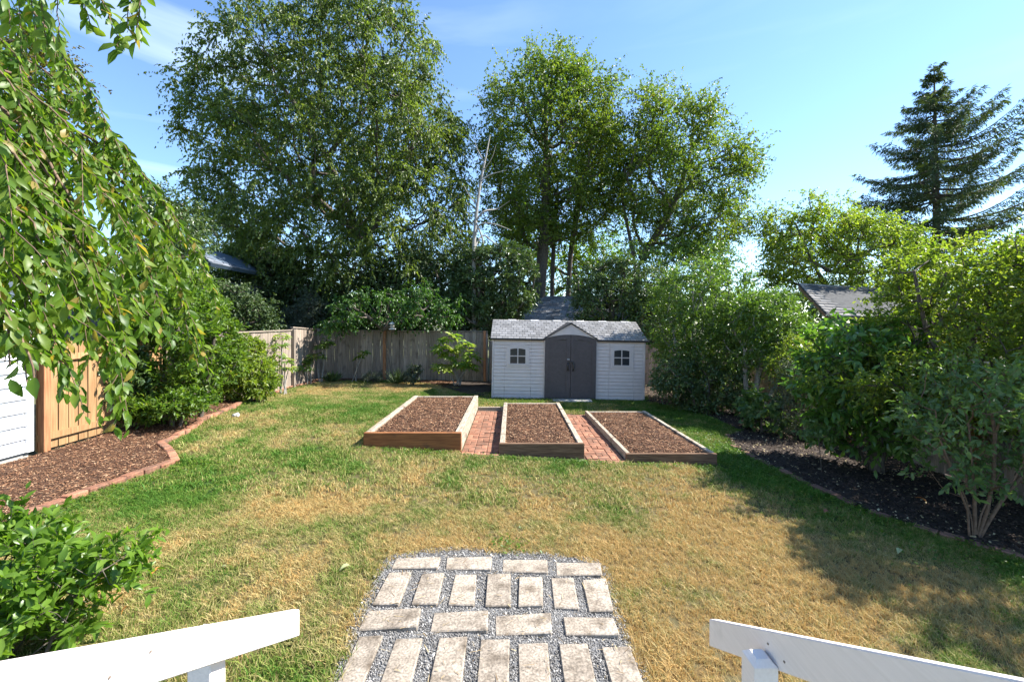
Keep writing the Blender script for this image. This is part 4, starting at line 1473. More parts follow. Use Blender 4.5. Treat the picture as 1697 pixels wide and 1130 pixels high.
plant("alder_tree", "tall airy yellow green tree behind the shed, its bare trunk showing", "tree", 22,
      [(905, 72), (880, 84), (868, 110), (842, 125), (815, 148), (805, 172), (812, 220), (803, 260), (812, 310), (806, 360), (830, 395), (870, 410), (910, 405), (960, 390), (1000, 365), (1010, 330), (1024, 280), (1015, 220), (1027, 170), (1000, 138), (972, 148), (958, 100), (930, 80)],
      [[(893, 590), (895, 480), (902, 380), (905, 280), (903, 130)]], (0.125, 0.075), "maple", n=480, K=10, Mn=18, T=3.2, twig=1.05, spread=0.7, droop=0.15, gap=0.40, gsc=1.3, r_tip=0.013, hang=0.2, seed=2)
plant("alder_tree", "slender leaning tree between the two tall airy trees", "tree", 23.5,
      [(955, 210), (985, 190), (1020, 230), (1040, 300), (1030, 370), (990, 420), (945, 400), (945, 300)],
      [[(938, 590), (942, 480), (948, 400), (962, 300), (975, 220)]], (0.125, 0.075), "maple", n=70, K=8, Mn=18, T=1.8, twig=0.95, droop=0.15, gap=0.4, gsc=1.2, r_tip=0.016, hang=0.2, seed=3)
plant("alder_tree", "thin straight tree close beside the tall bare trunk behind the shed", "tree", 23.0,
      [(905, 240), (935, 250), (945, 320), (935, 400), (905, 400), (895, 320)],
      [[(913, 590), (915, 480), (918, 400), (925, 290)]], (0.125, 0.075), "maple", n=40, K=8, Mn=18, T=1.2, twig=0.8, droop=0.15, gap=0.35, gsc=1.2, r_tip=0.018, hang=0.2, seed=43)
plant("alder_tree", "airy forked tree right of the shed with gaps of sky", "tree", 21,
      [(1082, 138), (1060, 165), (1040, 188), (1032, 230), (1022, 290), (1026, 350), (1042, 390), (1080, 420), (1130, 430), (1180, 425), (1205, 400), (1240, 382), (1216, 350), (1226, 300), (1230, 270), (1200, 220), (1178, 190), (1150, 180), (1125, 160), (1110, 175)],
      [[(1062, 590), (1060, 450), (1068, 350), (1078, 250), (1082, 165)], [(1058, 470), (1045, 400), (1032, 330), (1036, 280)], [(1064, 430), (1110, 350), (1140, 270), (1150, 210)]], (0.12, 0.07), "maple", n=390, K=10, Mn=17, T=2.8, twig=1.0, spread=0.7, droop=0.15, gap=0.42, gsc=1.25, r_tip=0.012, hang=0.2, seed=4)
plant("hazel", "airy dull green bush filling in below the forked tree", "shrub", 18.3,
      [(1015, 450), (1050, 405), (1090, 420), (1125, 395), (1165, 405), (1200, 400), (1225, 440), (1215, 520), (1020, 520)],
      [[(1130, 640), (1128, 560), (1120, 470)], [(1140, 640), (1170, 550), (1185, 460)], [(1120, 640), (1080, 550), (1060, 470)]], (0.095, 0.05), "mid", n=190, K=8, Mn=13, T=0.9, twig=0.55, gap=0.25, gsc=0.9, r_tip=0.007, seed=45)
plant("understory_tree", "bright backlit low tree between the trunks behind the shed", "tree", 27,
      [(810, 410), (850, 350), (920, 370), (1000, 340), (1070, 400), (1050, 470), (960, 490), (860, 485), (815, 460)],
      [[(960, 590), (955, 500), (950, 430)]], (0.17, 0.10), "bright", n=130, K=8, Mn=16, T=2.2, twig=1.2, gap=0.34, gsc=1.6, r_tip=0.015, seed=5)
plant("background_tree", "dark pointed evergreen beyond the dark house roof at left", "tree", 26,
      [(335, 345), (318, 372), (300, 390), (300, 470), (450, 500), (470, 400), (430, 350), (390, 330), (360, 360)],
      [[(380, 590), (380, 480), (385, 370)]], (0.16, 0.07), "dark", n=170, K=8, Mn=17, T=2.4, twig=1.1, gap=0.28, gsc=1.6, seed=6)
plant("background_tree", "small dark leafy tree poking up above the weeping cherry", "tree", 12.5,
      [(262, 322), (240, 340), (225, 380), (235, 450), (300, 460), (322, 400), (312, 345), (290, 318)],
      [[(270, 640), (272, 500), (275, 380)]], (0.10, 0.05), "gloss", n=80, K=8, Mn=15, T=0.9, twig=0.55, gap=0.3, gsc=0.9, seed=7)
plant("maple_tree", "olive brown leaved tree behind the white house at top left", "tree", 9.5,
      [(-60, 0), (10, 15), (55, 45), (78, 85), (92, 122), (65, 145), (30, 200), (-60, 420)],
      [[(-70, 700), (-60, 450), (-40, 250), (-10, 120)]], (0.07, 0.05), "olive", n=150, K=8, Mn=16, T=1.4, twig=0.5, gap=0.3, gsc=0.8, seed=8)
plant("laurel_hedge", "tall black green hedge mass in shade behind the left fence", "hedge", 17.4,
      [(345, 455), (380, 430), (430, 425), (480, 440), (530, 470), (560, 520), (540, 552), (340, 555), (330, 500)],
      [[(430, 640), (430, 560), (432, 480)], [(500, 640), (500, 560), (498, 500)], [(365, 640), (365, 540), (370, 480)]], (0.10, 0.055), "dark", n=300, K=9, Mn=17, T=0.8, twig=0.6, gap=0.12, gsc=0.9, up=0.2, tmin=0.5, seed=9)
plant("laurel_hedge", "dark leafy hedge beneath the dark house eave at left", "hedge", 13.3,
      [(285, 480), (340, 466), (395, 474), (440, 500), (455, 550), (440, 575), (290, 570)],
      [[(330, 680), (330, 560), (332, 480)], [(400, 680), (400, 560), (398, 490)]], (0.09, 0.05), "dark", n=200, K=8, Mn=13, T=0.6, twig=0.42, gap=0.1, gsc=0.8, up=0.2, tmin=0.5, seed=44)
plant("yew_hedge", "dark feathery evergreen mass below the birch at the fence", "hedge", 17.5,
      [(520, 500), (570, 440), (640, 420), (720, 415), (790, 395), (810, 545), (700, 555), (600, 555), (515, 555)],
      [[(570, 640), (570, 560), (575, 490)], [(660, 640), (660, 560), (660, 480)], [(750, 640), (750, 560), (745, 500)]], (0.11, 0.05), "dark", n=300, K=9, Mn=16, T=0.8, twig=0.65, gap=0.14, gsc=0.9, up=0.2, tmin=0.5, seed=10)
plant("juniper", "pale grey green juniper hanging over the left fence corner", "shrub", 16.6,
      [(500, 500), (520, 480), (538, 500), (535, 540), (522, 562), (498, 565), (472, 545), (470, 520)],
      [[(508, 640), (508, 570), (508, 520)]], (0.085, 0.022), "grey", n=90, K=8, Mn=17, T=0.6, twig=0.4, gap=0.1, gsc=0.6, hang=0.4, seed=11)
plant("rhododendron", "large dark glossy rhododendron dome behind the shed's left end", "shrub", 17.2,
      [(748, 445), (785, 412), (835, 405), (878, 425), (895, 465), (888, 500), (862, 525), (835, 552), (760, 558), (735, 500)],
      [[(800, 640), (800, 570), (805, 490)], [(840, 640), (842, 570), (848, 490)]], (0.13, 0.045), "gloss", n=430, K=7, Mn=14, T=1.1, twig=0.35, gap=0.12, gsc=0.8, up=0.5, hang=0.05, tmin=0.2, seed=12)
plant("leaning_tree", "small green tree with leaning trunk before the back fence", "tree", 15.4,
      [(535, 520), (550, 490), (575, 505), (605, 480), (625, 500), (650, 465), (680, 495), (705, 470), (735, 500), (765, 490), (758, 535), (725, 530), (700, 550), (672, 535), (650, 548), (622, 535), (600, 552), (570, 540), (548, 552)],
      [[(648, 618), (643, 585), (637, 560), (636, 540), (645, 500)], [(636, 545), (670, 532), (700, 515)], [(637, 548), (610, 525), (585, 510)]], (0.10, 0.055), "deep", n=115, K=7, Mn=12, T=0.9, twig=0.42, gap=0.42, gsc=0.5, r_tip=0.010, rmax=0.085, up=0.2, hang=0.6, droop=0.4, bark="bark", seed=13, tmin=0.3)
plant("dark_shrub", "rounded dark glossy shrub mass behind the shed's right end", "shrub", 16.9,
      [(950, 470), (975, 440), (1030, 428), (1080, 440), (1120, 470), (1125, 550), (1110, 590), (1060, 585), (1030, 570), (960, 545)],
      [[(1010, 640), (1010, 570), (1015, 500)], [(1085, 640), (1085, 570), (1080, 500)]], (0.105, 0.05), "gloss", n=360, K=8, Mn=14, T=1.0, twig=0.4, gap=0.14, gsc=0.8, tmin=0.3, seed=14)

# far trees seen as one mass through the gaps
n_ = 16000
fx = R.uniform(-48, 60, n_)
ft = 4.4 + 1.2 * (fbm2(fx, fx * 0, 0.25, 91, 3) - 0.5)
fz = ft * np.sqrt(R.random(n_))
fy = 38 + R.uniform(-2.5, 2.5, n_) * np.sqrt(1 - (fz / (ft + 0.01)) ** 2 * 0.8)
V, F, c_ = leaves_low(np.stack([fx, fy, fz], 1), rv(n_), rv(n_) + np.array([0, 0, 0.6]), R.uniform(0.35, 0.7, n_), R.uniform(0.25, 0.45, n_))
tag(np_mesh("treeline", V, F, LM["gloss"], attrs={"rnd": np.repeat(R.random(n_), c_)}), "distant low belt of trees beyond the neighbouring houses", "trees", kind="stuff")

# bare dead tree
dt = thing("dead_tree", "bare pale dead tree with curved grey limbs", "tree", tuple(at(784, 620, 16.9)[:2]) + (0.0,))
parts = []
for pts, r0, r1 in (([(786, 620), (785, 440), (787, 380), (795, 310), (806, 255), (812, 225)], 0.11, 0.02), ([(789, 365), (803, 350), (825, 346), (845, 333)], 0.05, 0.012), ([(786, 395), (796, 372), (820, 372), (848, 382)], 0.045, 0.012),
                    ([(797, 300), (812, 290), (840, 282)], 0.04, 0.01), ([(786, 410), (800, 390), (815, 400), (830, 410), (862, 412)], 0.045, 0.01), ([(800, 430), (798, 410), (800, 398), (790, 370)], 0.05, 0.03),
                    ([(803, 270), (790, 245), (785, 225)], 0.03, 0.008), ([(791, 340), (778, 325), (765, 300)], 0.03, 0.008), ([(800, 285), (815, 262), (822, 240)], 0.025, 0.008)):
    r0, r1 = r0 * 0.9, r1
    c = spline([at(px, py, 16.9 + 0.25 * math.sin(px * 0.7 + i)) for i, (px, py) in enumerate(pts)], 14)
    parts.append(path_tube(c, np.linspace(r0, r1, 14), 7))
V, F = join_VF(parts[:1])
np_mesh("trunk", V, F, M["bark_dead"], dt, smooth=True)
for V, F in parts[1:]:
    np_mesh("limb", V, F, M["bark_dead"], dt, smooth=True)

# right side trees
plant("plum_tree", "yellow green bushy tree rising behind the tan roof", "tree", 19.5,
      [(1290, 318), (1300, 345), (1318, 362), (1338, 345), (1347, 300), (1358, 345), (1375, 352), (1402, 322), (1410, 348), (1440, 358), (1475, 372), (1505, 400), (1510, 450), (1490, 485), (1400, 490), (1330, 485), (1275, 465), (1258, 410), (1285, 392), (1275, 350)],
      [[(1390, 620), (1390, 480), (1392, 420)], [(1380, 500), (1340, 420), (1318, 370)], [(1392, 450), (1450, 410), (1470, 385)]], (0.115, 0.065), "lime", n=320, K=9, Mn=16, T=2.0, twig=0.8, gap=0.3, gsc=1.1, r_tip=0.012, seed=15)


def spruce(label, px, Y, ptop, pbot, left, right):
    top, bot = at(px, ptop, Y), at(px + 2, 600, Y)
    root = thing("spruce_tree", label, "tree", (bot[0], bot[1], 0.0))
    c = spline([bot, (top + bot) / 2 + np.array([0.1, 0, 0]), top], 20)
    V, F = path_tube(c, np.linspace(0.34, 0.03, 20), 8)
    np_mesh("trunk", V, F, M["bark"], root, smooth=True)
    L_, R_ = np.array(left, float), np.array(right, float)
    A, B, Ar, Br = [], [], [], []
    pos, dd, nn, LL = [], [], [], []
    y = ptop + 4
    while y < pbot:
        k = 6
        ph = R.random() * 6.28
        for j in range(k):
            a = ph + j * 2 * math.pi / k + R.normal() * 0.25
            ca = math.cos(a)
            reach_l = px - np.interp(y, L_[:, 1], L_[:, 0])
            reach_r = np.interp(y, R_[:, 1], R_[:, 0]) - px
            rpx = (reach_r if ca > 0 else reach_l) * abs(ca) + 0.5 * (reach_l + reach_r) * (1 - abs(ca))
            ln = rpx / FPX * Y * R.uniform(0.5, 1.06)
            s = at(px, y + R.uniform(-14, 14), Y)
            d0 = np.array([ca, math.sin(a), 0.0])
            lift = R.uniform(0.02, 0.2) if ca < 0.1 else R.uniform(0.25, 0.5)
            m_ = max(4, int(ln / 0.16))
            t = np.linspace(0, 1, m_)
            curve = s + d0 * (t * ln)[:, None] + np.array([0, 0, 1]) * ((-0.32 * t + (0.32 + lift) * t * t) * ln)[:, None]
            A.append(curve[:-1]); B.append(curve[1:])
            w = 0.012 + 0.012 * ln
            Ar.append(w * (1 - t[:-1]) + 0.004); Br.append(w * (1 - t[1:]) + 0.004)
            side = np.array([-d0[1], d0[0], 0])
            for q in range(m_):
                if t[q] < 0.12:
                    continue
                wd = (0.70 * (1 - t[q]) + 0.28) * min(1.0, ln * 0.5)
                for sgn in (-1, 1):
                    for rep in range(3):
                        pos.append(curve[q] + R.normal(size=3) * 0.04)
                        dd.append(side * sgn * (0.8 if rep < 2 else 0.25) + d0 * 0.7 + np.array([0, 0, R.uniform(-0.75, 0.05)]))
                        nn.append(np.array([R.normal() * 0.3, R.normal() * 0.3, 1]))
                        LL.append(wd * R.uniform(0.5, 1.1))
        y += R.uniform(8.0, 12.0) + 0.014 * (y - ptop)
    V, F = tubes(np.concatenate(A), np.concatenate(B), np.concatenate(Ar), np.concatenate(Br), 4)
    np_mesh("branches", V, F, M["bark"], root)["kind"] = "stuff"
    # each spray carries a row of small needle tufts
    pos, dd, nn, LL = np.array(pos), nrm(np.array(dd)), np.array(nn), np.array(LL)
    K = 4
    t = np.tile(np.linspace(0.1, 0.9, K), len(pos))
    i = np.repeat(np.arange(len(pos)), K)
    p2 = pos[i] + dd[i] * (LL[i] * t)[:, None]
    d2 = nrm(dd[i] + rv(len(i)) * 0.65 - np.array([0, 0, 0.15]))
    put_leaves(root, p2, d2, nn[i] + rv(len(i)) * 0.4, R.uniform(0.16, 0.30, len(i)), R.uniform(0.035, 0.07, len(i)), LM["spruce"], name="crown")
    return root


spruce("tall dark spruce with upswept boughs against the sky at right", 1548, 26, 118, 425,
       [(1540, 118), (1530, 140), (1512, 165), (1488, 200), (1486, 235), (1448, 262), (1452, 300), (1436, 345), (1430, 372), (1500, 440)],
       [(1556, 118), (1580, 150), (1582, 175), (1640, 200), (1640, 240), (1705, 275), (1700, 320), (1725, 370), (1720, 410), (1640, 440)])
plant("cedar_shrub", "dark evergreen shrub at the right edge below the spruce", "shrub", 13,
      [(1620, 440), (1650, 415), (1700, 405), (1800, 420), (1800, 560), (1640, 560), (1610, 500)],
      [[(1690, 700), (1690, 560), (1690, 470)]], (0.085, 0.028), "dark", n=170, K=8, Mn=16, T=0.9, twig=0.5, gap=0.15, gsc=0.7, seed=16)
plant("crape_myrtle", "red flowering tree top at the far right edge", "tree", 15,
      [(1655, 410), (1680, 388), (1730, 380), (1800, 400), (1780, 450), (1680, 440)],
      [[(1740, 700), (1735, 520), (1725, 430)]], (0.08, 0.05), "red", n=60, K=7, Mn=14, T=0.8, twig=0.45, gap=0.2, gsc=0.7, seed=17)

# ------------------------------------------------------------------ right border shrubs
plant("viburnum", "tall many stemmed green shrub right of the shed", "shrub", 12.6,
      [(1088, 500), (1105, 455), (1150, 432), (1200, 436), (1232, 460), (1240, 520), (1228, 570), (1205, 600), (1195, 640), (1150, 650), (1120, 625), (1100, 590), (1085, 545)],
      [[(1165, 690), (1160, 640), (1150, 560), (1148, 480)], [(1172, 690), (1190, 620), (1205, 540), (1208, 480)], [(1160, 690), (1130, 620), (1115, 540)]], (0.075, 0.04), "mid", n=310, K=8, Mn=14, T=1.0, twig=0.42, gap=0.2, gsc=0.6, r_tip=0.006, seed=18, tmin=0.2, bark="bark_pale")
plant("photinia", "mid green shrub arching left of the glossy laurel", "shrub", 11.0,
      [(1225, 492), (1262, 480), (1290, 490), (1315, 515), (1340, 550), (1335, 575), (1292, 600), (1250, 612), (1215, 600), (1208, 540)],
      [[(1248, 690), (1255, 630), (1270, 560), (1285, 500)], [(1240, 690), (1235, 620), (1235, 550)], [(1255, 690), (1290, 630), (1320, 560)]], (0.07, 0.036), "mid", n=260, K=8, Mn=14, T=0.9, twig=0.4, gap=0.2, gsc=0.6, r_tip=0.006, seed=19, tmin=0.2, bark="bark_pale")
plant("low_shrub", "low dark bushy shrub at the foot of the stems right of the shed", "shrub", 11.6,
      [(1085, 610), (1120, 590), (1180, 600), (1235, 610), (1240, 670), (1200, 695), (1150, 690), (1110, 650), (1080, 640)],
      [[(1175, 700), (1175, 660), (1175, 630)]], (0.075, 0.04), "gloss", n=190, K=7, Mn=12, T=0.7, twig=0.32, gap=0.2, gsc=0.5, seed=20, r_tip=0.005)
plant("hydrangea", "broad leaved blue green shrub low in the shaded border", "shrub", 9.6,
      [(1228, 672), (1250, 652), (1285, 658), (1295, 690), (1280, 712), (1245, 708)],
      [[(1262, 722), (1262, 700), (1262, 680)]], (0.12, 0.085), "blue", n=34, K=5, Mn=6, T=0.4, twig=0.25, gap=0.05, gsc=0.5, seed=21, r_tip=0.005, hang=0.35, high=True)
plant("wispy_shrub", "fine grey green wispy shrub beside the shaded right fence", "shrub", 9.2,
      [(1300, 600), (1345, 590), (1372, 640), (1368, 700), (1340, 722), (1305, 715), (1292, 660)],
      [[(1330, 735), (1330, 690), (1332, 640)]], (0.05, 0.012), "grey", n=110, K=8, Mn=16, T=0.5, twig=0.34, gap=0.05, gsc=0.5, hang=0.6, seed=22, r_tip=0.004)
plant("nandina", "small nandina with reddish tips between photinia and laurel", "shrub", 9.6,
      [(1282, 590), (1310, 560), (1345, 555), (1365, 590), (1350, 630), (1310, 648), (1285, 625)],
      [[(1318, 730), (1318, 660), (1320, 600)], [(1325, 730), (1335, 650), (1338, 600)]], (0.05, 0.02), "lime", n=90, K=7, Mn=14, T=0.5, twig=0.28, gap=0.15, gsc=0.4, seed=23, r_tip=0.005)
me_gloss = unit_leaf("laurel_leaf", LM["gloss_one"])
LM["laurel"] = leaf_mat("leaf_laurel", greens((0.055, 0.130, 0.024), (0.085, 0.190, 0.032), (0.130, 0.235, 0.045)), trans=0.45, rough=0.3, spec=0.6)
plant("cherry_laurel", "glossy large leaved laurel in the middle of the right border", "shrub", 7.2,
      [(1352, 575), (1375, 545), (1420, 530), (1470, 530), (1500, 555), (1500, 640), (1495, 715), (1480, 752), (1440, 735), (1390, 745), (1365, 690), (1345, 630)],
      [[(1450, 770), (1445, 700), (1430, 620), (1425, 560)], [(1460, 770), (1470, 690), (1475, 600)]], (0.15, 0.058), "laurel", n=220, K=4, Mn=7, T=0.75, twig=0.32, droop=0.15, gap=0.1, gsc=0.5, r_tip=0.006, high=True, n_single=260, single=me_gloss, thick_twigs=0.004, hang=0.35, seed=24, tmin=0.15)
plant("maple_tree", "broad yellow green maple filling the right edge", "tree", 6.4,
      [(1462, 575), (1500, 510), (1512, 460), (1525, 400), (1548, 430), (1560, 430), (1598, 392), (1615, 420), (1650, 400), (1700, 420), (1790, 400), (1860, 430), (1870, 700), (1700, 720), (1600, 705), (1530, 690), (1480, 650), (1390, 638), (1360, 628), (1410, 618), (1475, 610)],
      [[(1660, 800), (1650, 700), (1625, 600), (1600, 520), (1590, 450)], [(1655, 740), (1600, 640), (1540, 560), (1515, 450)], [(1665, 740), (1720, 620), (1740, 500)]], (0.072, 0.036), "lime", n=720, K=8, Mn=11, T=1.2, twig=0.34, droop=0.2, gap=0.12, gsc=0.5, r_tip=0.005, hang=0.15, seed=25, thick_twigs=0.002, tmin=0.2)
plant("maple_tree", "unseen maple outside the right edge, added to shade the near right lawn", "tree", 4.6,
      [(1900, 250), (2050, 150), (2250, 160), (2350, 300), (2350, 520), (2200, 600), (1980, 560), (1880, 420)],
      [[(2100, 960), (2100, 700), (2110, 450)]], (0.085, 0.045), "lime", n=170, K=8, Mn=12, T=1.3, twig=0.4, gap=0.3, gsc=0.6, r_tip=0.008, seed=26)  # out of view, added for the shade it casts on the near right lawn
plant("peony_shrub", "thin stemmed shrub with fine leaves rising from the near right soil", "shrub", 4.85,
      [(1520, 660), (1560, 620), (1625, 600), (1720, 610), (1770, 700), (1760, 800), (1700, 825), (1640, 790), (1585, 808), (1540, 790), (1565, 760), (1535, 730), (1495, 700)],
      [[(1612, 888), (1608, 850), (1590, 800), (1560, 750)], [(1618, 888), (1630, 840), (1660, 780), (1680, 720)], [(1606, 885), (1600, 830), (1560, 740), (1550, 680)], [(1622, 886), (1640, 830), (1650, 740), (1640, 660)], [(1615, 888), (1615, 820), (1605, 700)], [(1625, 888), (1660, 830), (1720, 760)]],
      (0.078, 0.036), "blue", n=125, K=5, Mn=8, T=0.6, twig=0.26, droop=0.25, gap=0.15, gsc=0.4, r_tip=0.0034, rmax=0.018, high=True, thick_twigs=0.0018, hang=0.15, seed=27, bark="twig", tmin=0.2)
plant("sapling", "slender sapling with a few leaves in the dark soil", "sapling", 6.9,
      [(1338, 712), (1352, 700), (1372, 708), (1375, 730), (1355, 740), (1340, 730)],
      [[(1362, 795), (1360, 760), (1356, 725)]], (0.075, 0.045), "blue", n=14, K=3, Mn=5, T=0.15, twig=0.14, gap=0.0, gsc=0.5, r_tip=0.002, rmax=0.006, high=True, seed=28)

# ------------------------------------------------------------------ left border shrubs
plant("rhododendron", "dark leaved rhododendron mounded in the left border", "shrub", 8.3,
      [(225, 580), (242, 515), (285, 480), (330, 488), (360, 520), (378, 560), (382, 600), (368, 632), (325, 650), (275, 668), (235, 668), (222, 630)],
      [[(300, 705), (300, 640), (290, 550)], [(330, 700), (345, 630), (355, 560)], [(270, 705), (255, 640), (250, 570)]], (0.10, 0.036), "bright", n=300, K=6, Mn=11, T=0.8, twig=0.25, droop=0.05, gap=0.2, gsc=0.45, r_tip=0.005, hang=-0.05, seed=29, tmin=0.25)
plant("camellia", "dark leaved shrub in shade between the tan fence panel and the rhododendron", "shrub", 7.5,
      [(165, 600), (190, 560), (225, 570), (240, 620), (235, 670), (205, 690), (172, 680), (160, 640)],
      [[(205, 715), (205, 660), (200, 600)], [(215, 715), (222, 660), (225, 610)]], (0.085, 0.042), "gloss", n=110, K=6, Mn=10, T=0.5, twig=0.22, gap=0.15, gsc=0.4, r_tip=0.005, seed=46)
plant("pieris", "pale yellow green shrub at the far end of the left border", "shrub", 10.4,
      [(382, 570), (402, 556), (422, 565), (430, 595), (448, 615), (448, 642), (430, 654), (405, 657), (388, 646), (380, 610)],
      [[(415, 675), (415, 630), (412, 580)], [(420, 675), (430, 645), (436, 618)]], (0.105, 0.04), "lime", n=150, K=6, Mn=10, T=0.6, twig=0.26, gap=0.2, gsc=0.4, r_tip=0.005, seed=30, hang=0.1)
plant("low_shrub", "low spreading bright green shrub at the front of the left border", "shrub", 7.6,
      [(222, 668), (235, 655), (275, 658), (310, 652), (335, 656), (338, 668), (310, 676), (275, 682), (240, 686), (222, 680)],
      [[(285, 712), (285, 690), (282, 665)], [(298, 708), (304, 688), (312, 666)]], (0.08, 0.034), "bright", n=150, K=6, Mn=10, T=0.45, twig=0.22, gap=0.1, gsc=0.4, r_tip=0.004, seed=31, hang=-0.05)
plant("climbing_shrub", "tall leafy shrub behind the weeping cherry in the left border", "shrub", 9.6,
      [(230, 480), (255, 430), (290, 425), (325, 455), (350, 490), (365, 530), (330, 545), (260, 545)],
      [[(300, 700), (300, 580), (300, 470)], [(320, 700), (328, 580), (335, 480)]], (0.085, 0.04), "bright", n=170, K=7, Mn=12, T=0.7, twig=0.32, gap=0.2, gsc=0.5, r_tip=0.006, seed=32)

# ------------------------------------------------------------------ broad leaved plants at the back fence
def palm_leaf(mat):
    bm = bmesh.new()
    c = bm.verts.new((0, 0, 0.02))
    lobes = 7
    tips, val = [], []
    for i in range(lobes):
        a = math.radians(-115 + i * 230 / (lobes - 1))
        l = 0.55 + 0.12 * math.cos(a)
        tips.append(bm.verts.new((math.cos(a) * l, math.sin(a) * l, -0.10)))
    for i in range(lobes + 1):
        a = math.radians(-134 + i * 230 / (lobes - 1))
        val.append(bm.verts.new((math.cos(a) * 0.24, math.sin(a) * 0.24, 0.03)))
    for i in range(lobes):
        a = math.radians(-115 + i * 230 / (lobes - 1))
        m1 = bm.verts.new((math.cos(a - 0.14) * 0.42, math.sin(a - 0.14) * 0.42, -0.02))
        m2 = bm.verts.new((math.cos(a + 0.14) * 0.42, math.sin(a + 0.14) * 0.42, -0.02))
        bm.faces.new((c, val[i], m1))
        bm.faces.new((c, m1, tips[i]))
        bm.faces.new((c, tips[i], m2))
        bm.faces.new((c, m2, val[i + 1]))
    me = bpy.data.meshes.new("leaf")
    bm.to_mesh(me)
    bm.free()
    me.materials.append(mat)
    return me


me_lime_palm = palm_leaf(LM["lime_one"])
me_bright_palm = palm_leaf(LM["bright_one"])


def fatsia(label, base_px, Y, heads, size, me, nl, spread, bark="bark_pale"):
    """bare stems from the ground, each ending in a head of big lobed leaves on stalks"""
    b = at(*base_px, Y)
    b[2] = terz(b[0], b[1])
    root = thing("fatsia", label, "plant", tuple(b))
    sp, lp, ld, ln, ls = [], [], [], [], []
    for i, (hx, hy) in enumerate(heads):
        h = at(hx, hy, Y + R.uniform(-0.25, 0.25))
        st = b + np.array([R.normal() * 0.06, R.normal() * 0.06, 0])
        c = spline([st, st * 0.55 + h * 0.45 + np.array([R.normal() * 0.04, 0, 0.06]), h], 10)
        V, F = path_tube(c, np.linspace(0.022, 0.010, 10), 6)
        np_mesh("stem", V, F, M[bark], root, smooth=True)
        for k in range(nl):
            a = k * 2.4 + R.random()
            el = R.uniform(-0.35, 0.8)
            d = np.array([math.cos(a) * math.cos(el), math.sin(a) * math.cos(el), math.sin(el)])
            l = spread * R.uniform(0.5, 1.1)
            e = h + d * l
            sp.append((h, e))
            lp.append(e)
            ld.append(d * np.array([1, 1, 0.2]) + np.array([0, 0, -0.25]))
            ln.append(np.array([0.25 + R.normal() * 0.3, -0.35 + R.normal() * 0.3, 0.9]))
            ls.append(size * R.uniform(0.6, 1.1))
    V, F = tubes([a for a, _ in sp], [e for _, e in sp], 0.005, 0.003, 4)
    np_mesh("leaf_stalks", V, F, M["twig"], root)["kind"] = "stuff"
    leaf_objects(root, me, np.array(lp), np.array(ld), np.array(ln), np.array(ls), np.array(ls))
    return root


fatsia("bright lime fatsia with big lobed leaves against the back fence", (760, 640), 14.9, [(745, 590), (770, 575), (735, 612), (765, 602), (748, 560), (782, 590), (738, 580), (776, 610)], 0.52, me_lime_palm, 10, 0.28)
fatsia("tall thin fatsia on bare stems in the back left corner", (532, 625), 15.2, [(533, 575), (542, 570), (528, 590)], 0.36, me_bright_palm, 7, 0.18)
fatsia("short bushy fatsia left of the corner fence post", (512, 622), 14.6, [(508, 600), (516, 592), (505, 610)], 0.30, me_bright_palm, 8, 0.16)
fatsia("single stemmed fatsia before the middle of the back fence", (588, 625), 15.4, [(594, 592), (602, 585)], 0.34, me_bright_palm, 6, 0.17)
fatsia("pale sunlit fatsia against the left side fence", (468, 626), 12.6, [(466, 575), (472, 600), (462, 590), (478, 612), (468, 560)], 0.32, me_lime_palm, 6, 0.17)

def tuft(name, label, px, py, Y, n, L, W, mat, cat, spreadz=0.8):
    b = at(px, py, Y)
    b[2] = terz(b[0], b[1]) + 0.03
    root = thing(name, label, cat, tuple(b))
    pos = b + np.stack([R.normal(size=n) * 0.05, R.normal(size=n) * 0.05, np.zeros(n)], 1)
    d = np.stack([R.normal(size=n) * 0.5, R.normal(size=n) * 0.5, np.full(n, spreadz)], 1)
    nn = rv(n) + np.array([0, -0.5, 0.3])
    put_leaves(root, pos, d, nn, L * R.uniform(0.6, 1.1, n), np.full(n, W), LM[mat], True, name="foliage")
    return root


tuft("flax_plant", "dark spiky flax beside the leaning tree trunk", 658, 622, 15.0, 90, 0.62, 0.028, "dark", "plant")
tuft("fern", "dark drooping fern at the foot of the back fence", 552, 624, 15.3, 70, 0.42, 0.06, "dark", "plant", 0.7)
plant("small_shrub", "small pale leaved shrub right of the spiky flax", "shrub", 14.9,
      [(672, 622), (680, 608), (692, 606), (698, 620), (690, 630), (678, 630)], [[(685, 634), (685, 622)]], (0.085, 0.05), "grey", n=40, K=4, Mn=6, T=0.3, twig=0.16, gap=0, r_tip=0.004, seed=33)
plant("lavender", "low silvery ground plant below the back fence", "plant", 15.2,
      [(602, 622), (612, 616), (628, 617), (634, 625), (628, 630), (606, 630)], [[(618, 633), (618, 624)]], (0.05, 0.014), "grey", n=60, K=5, Mn=8, T=0.3, twig=0.12, gap=0, r_tip=0.003, seed=34)

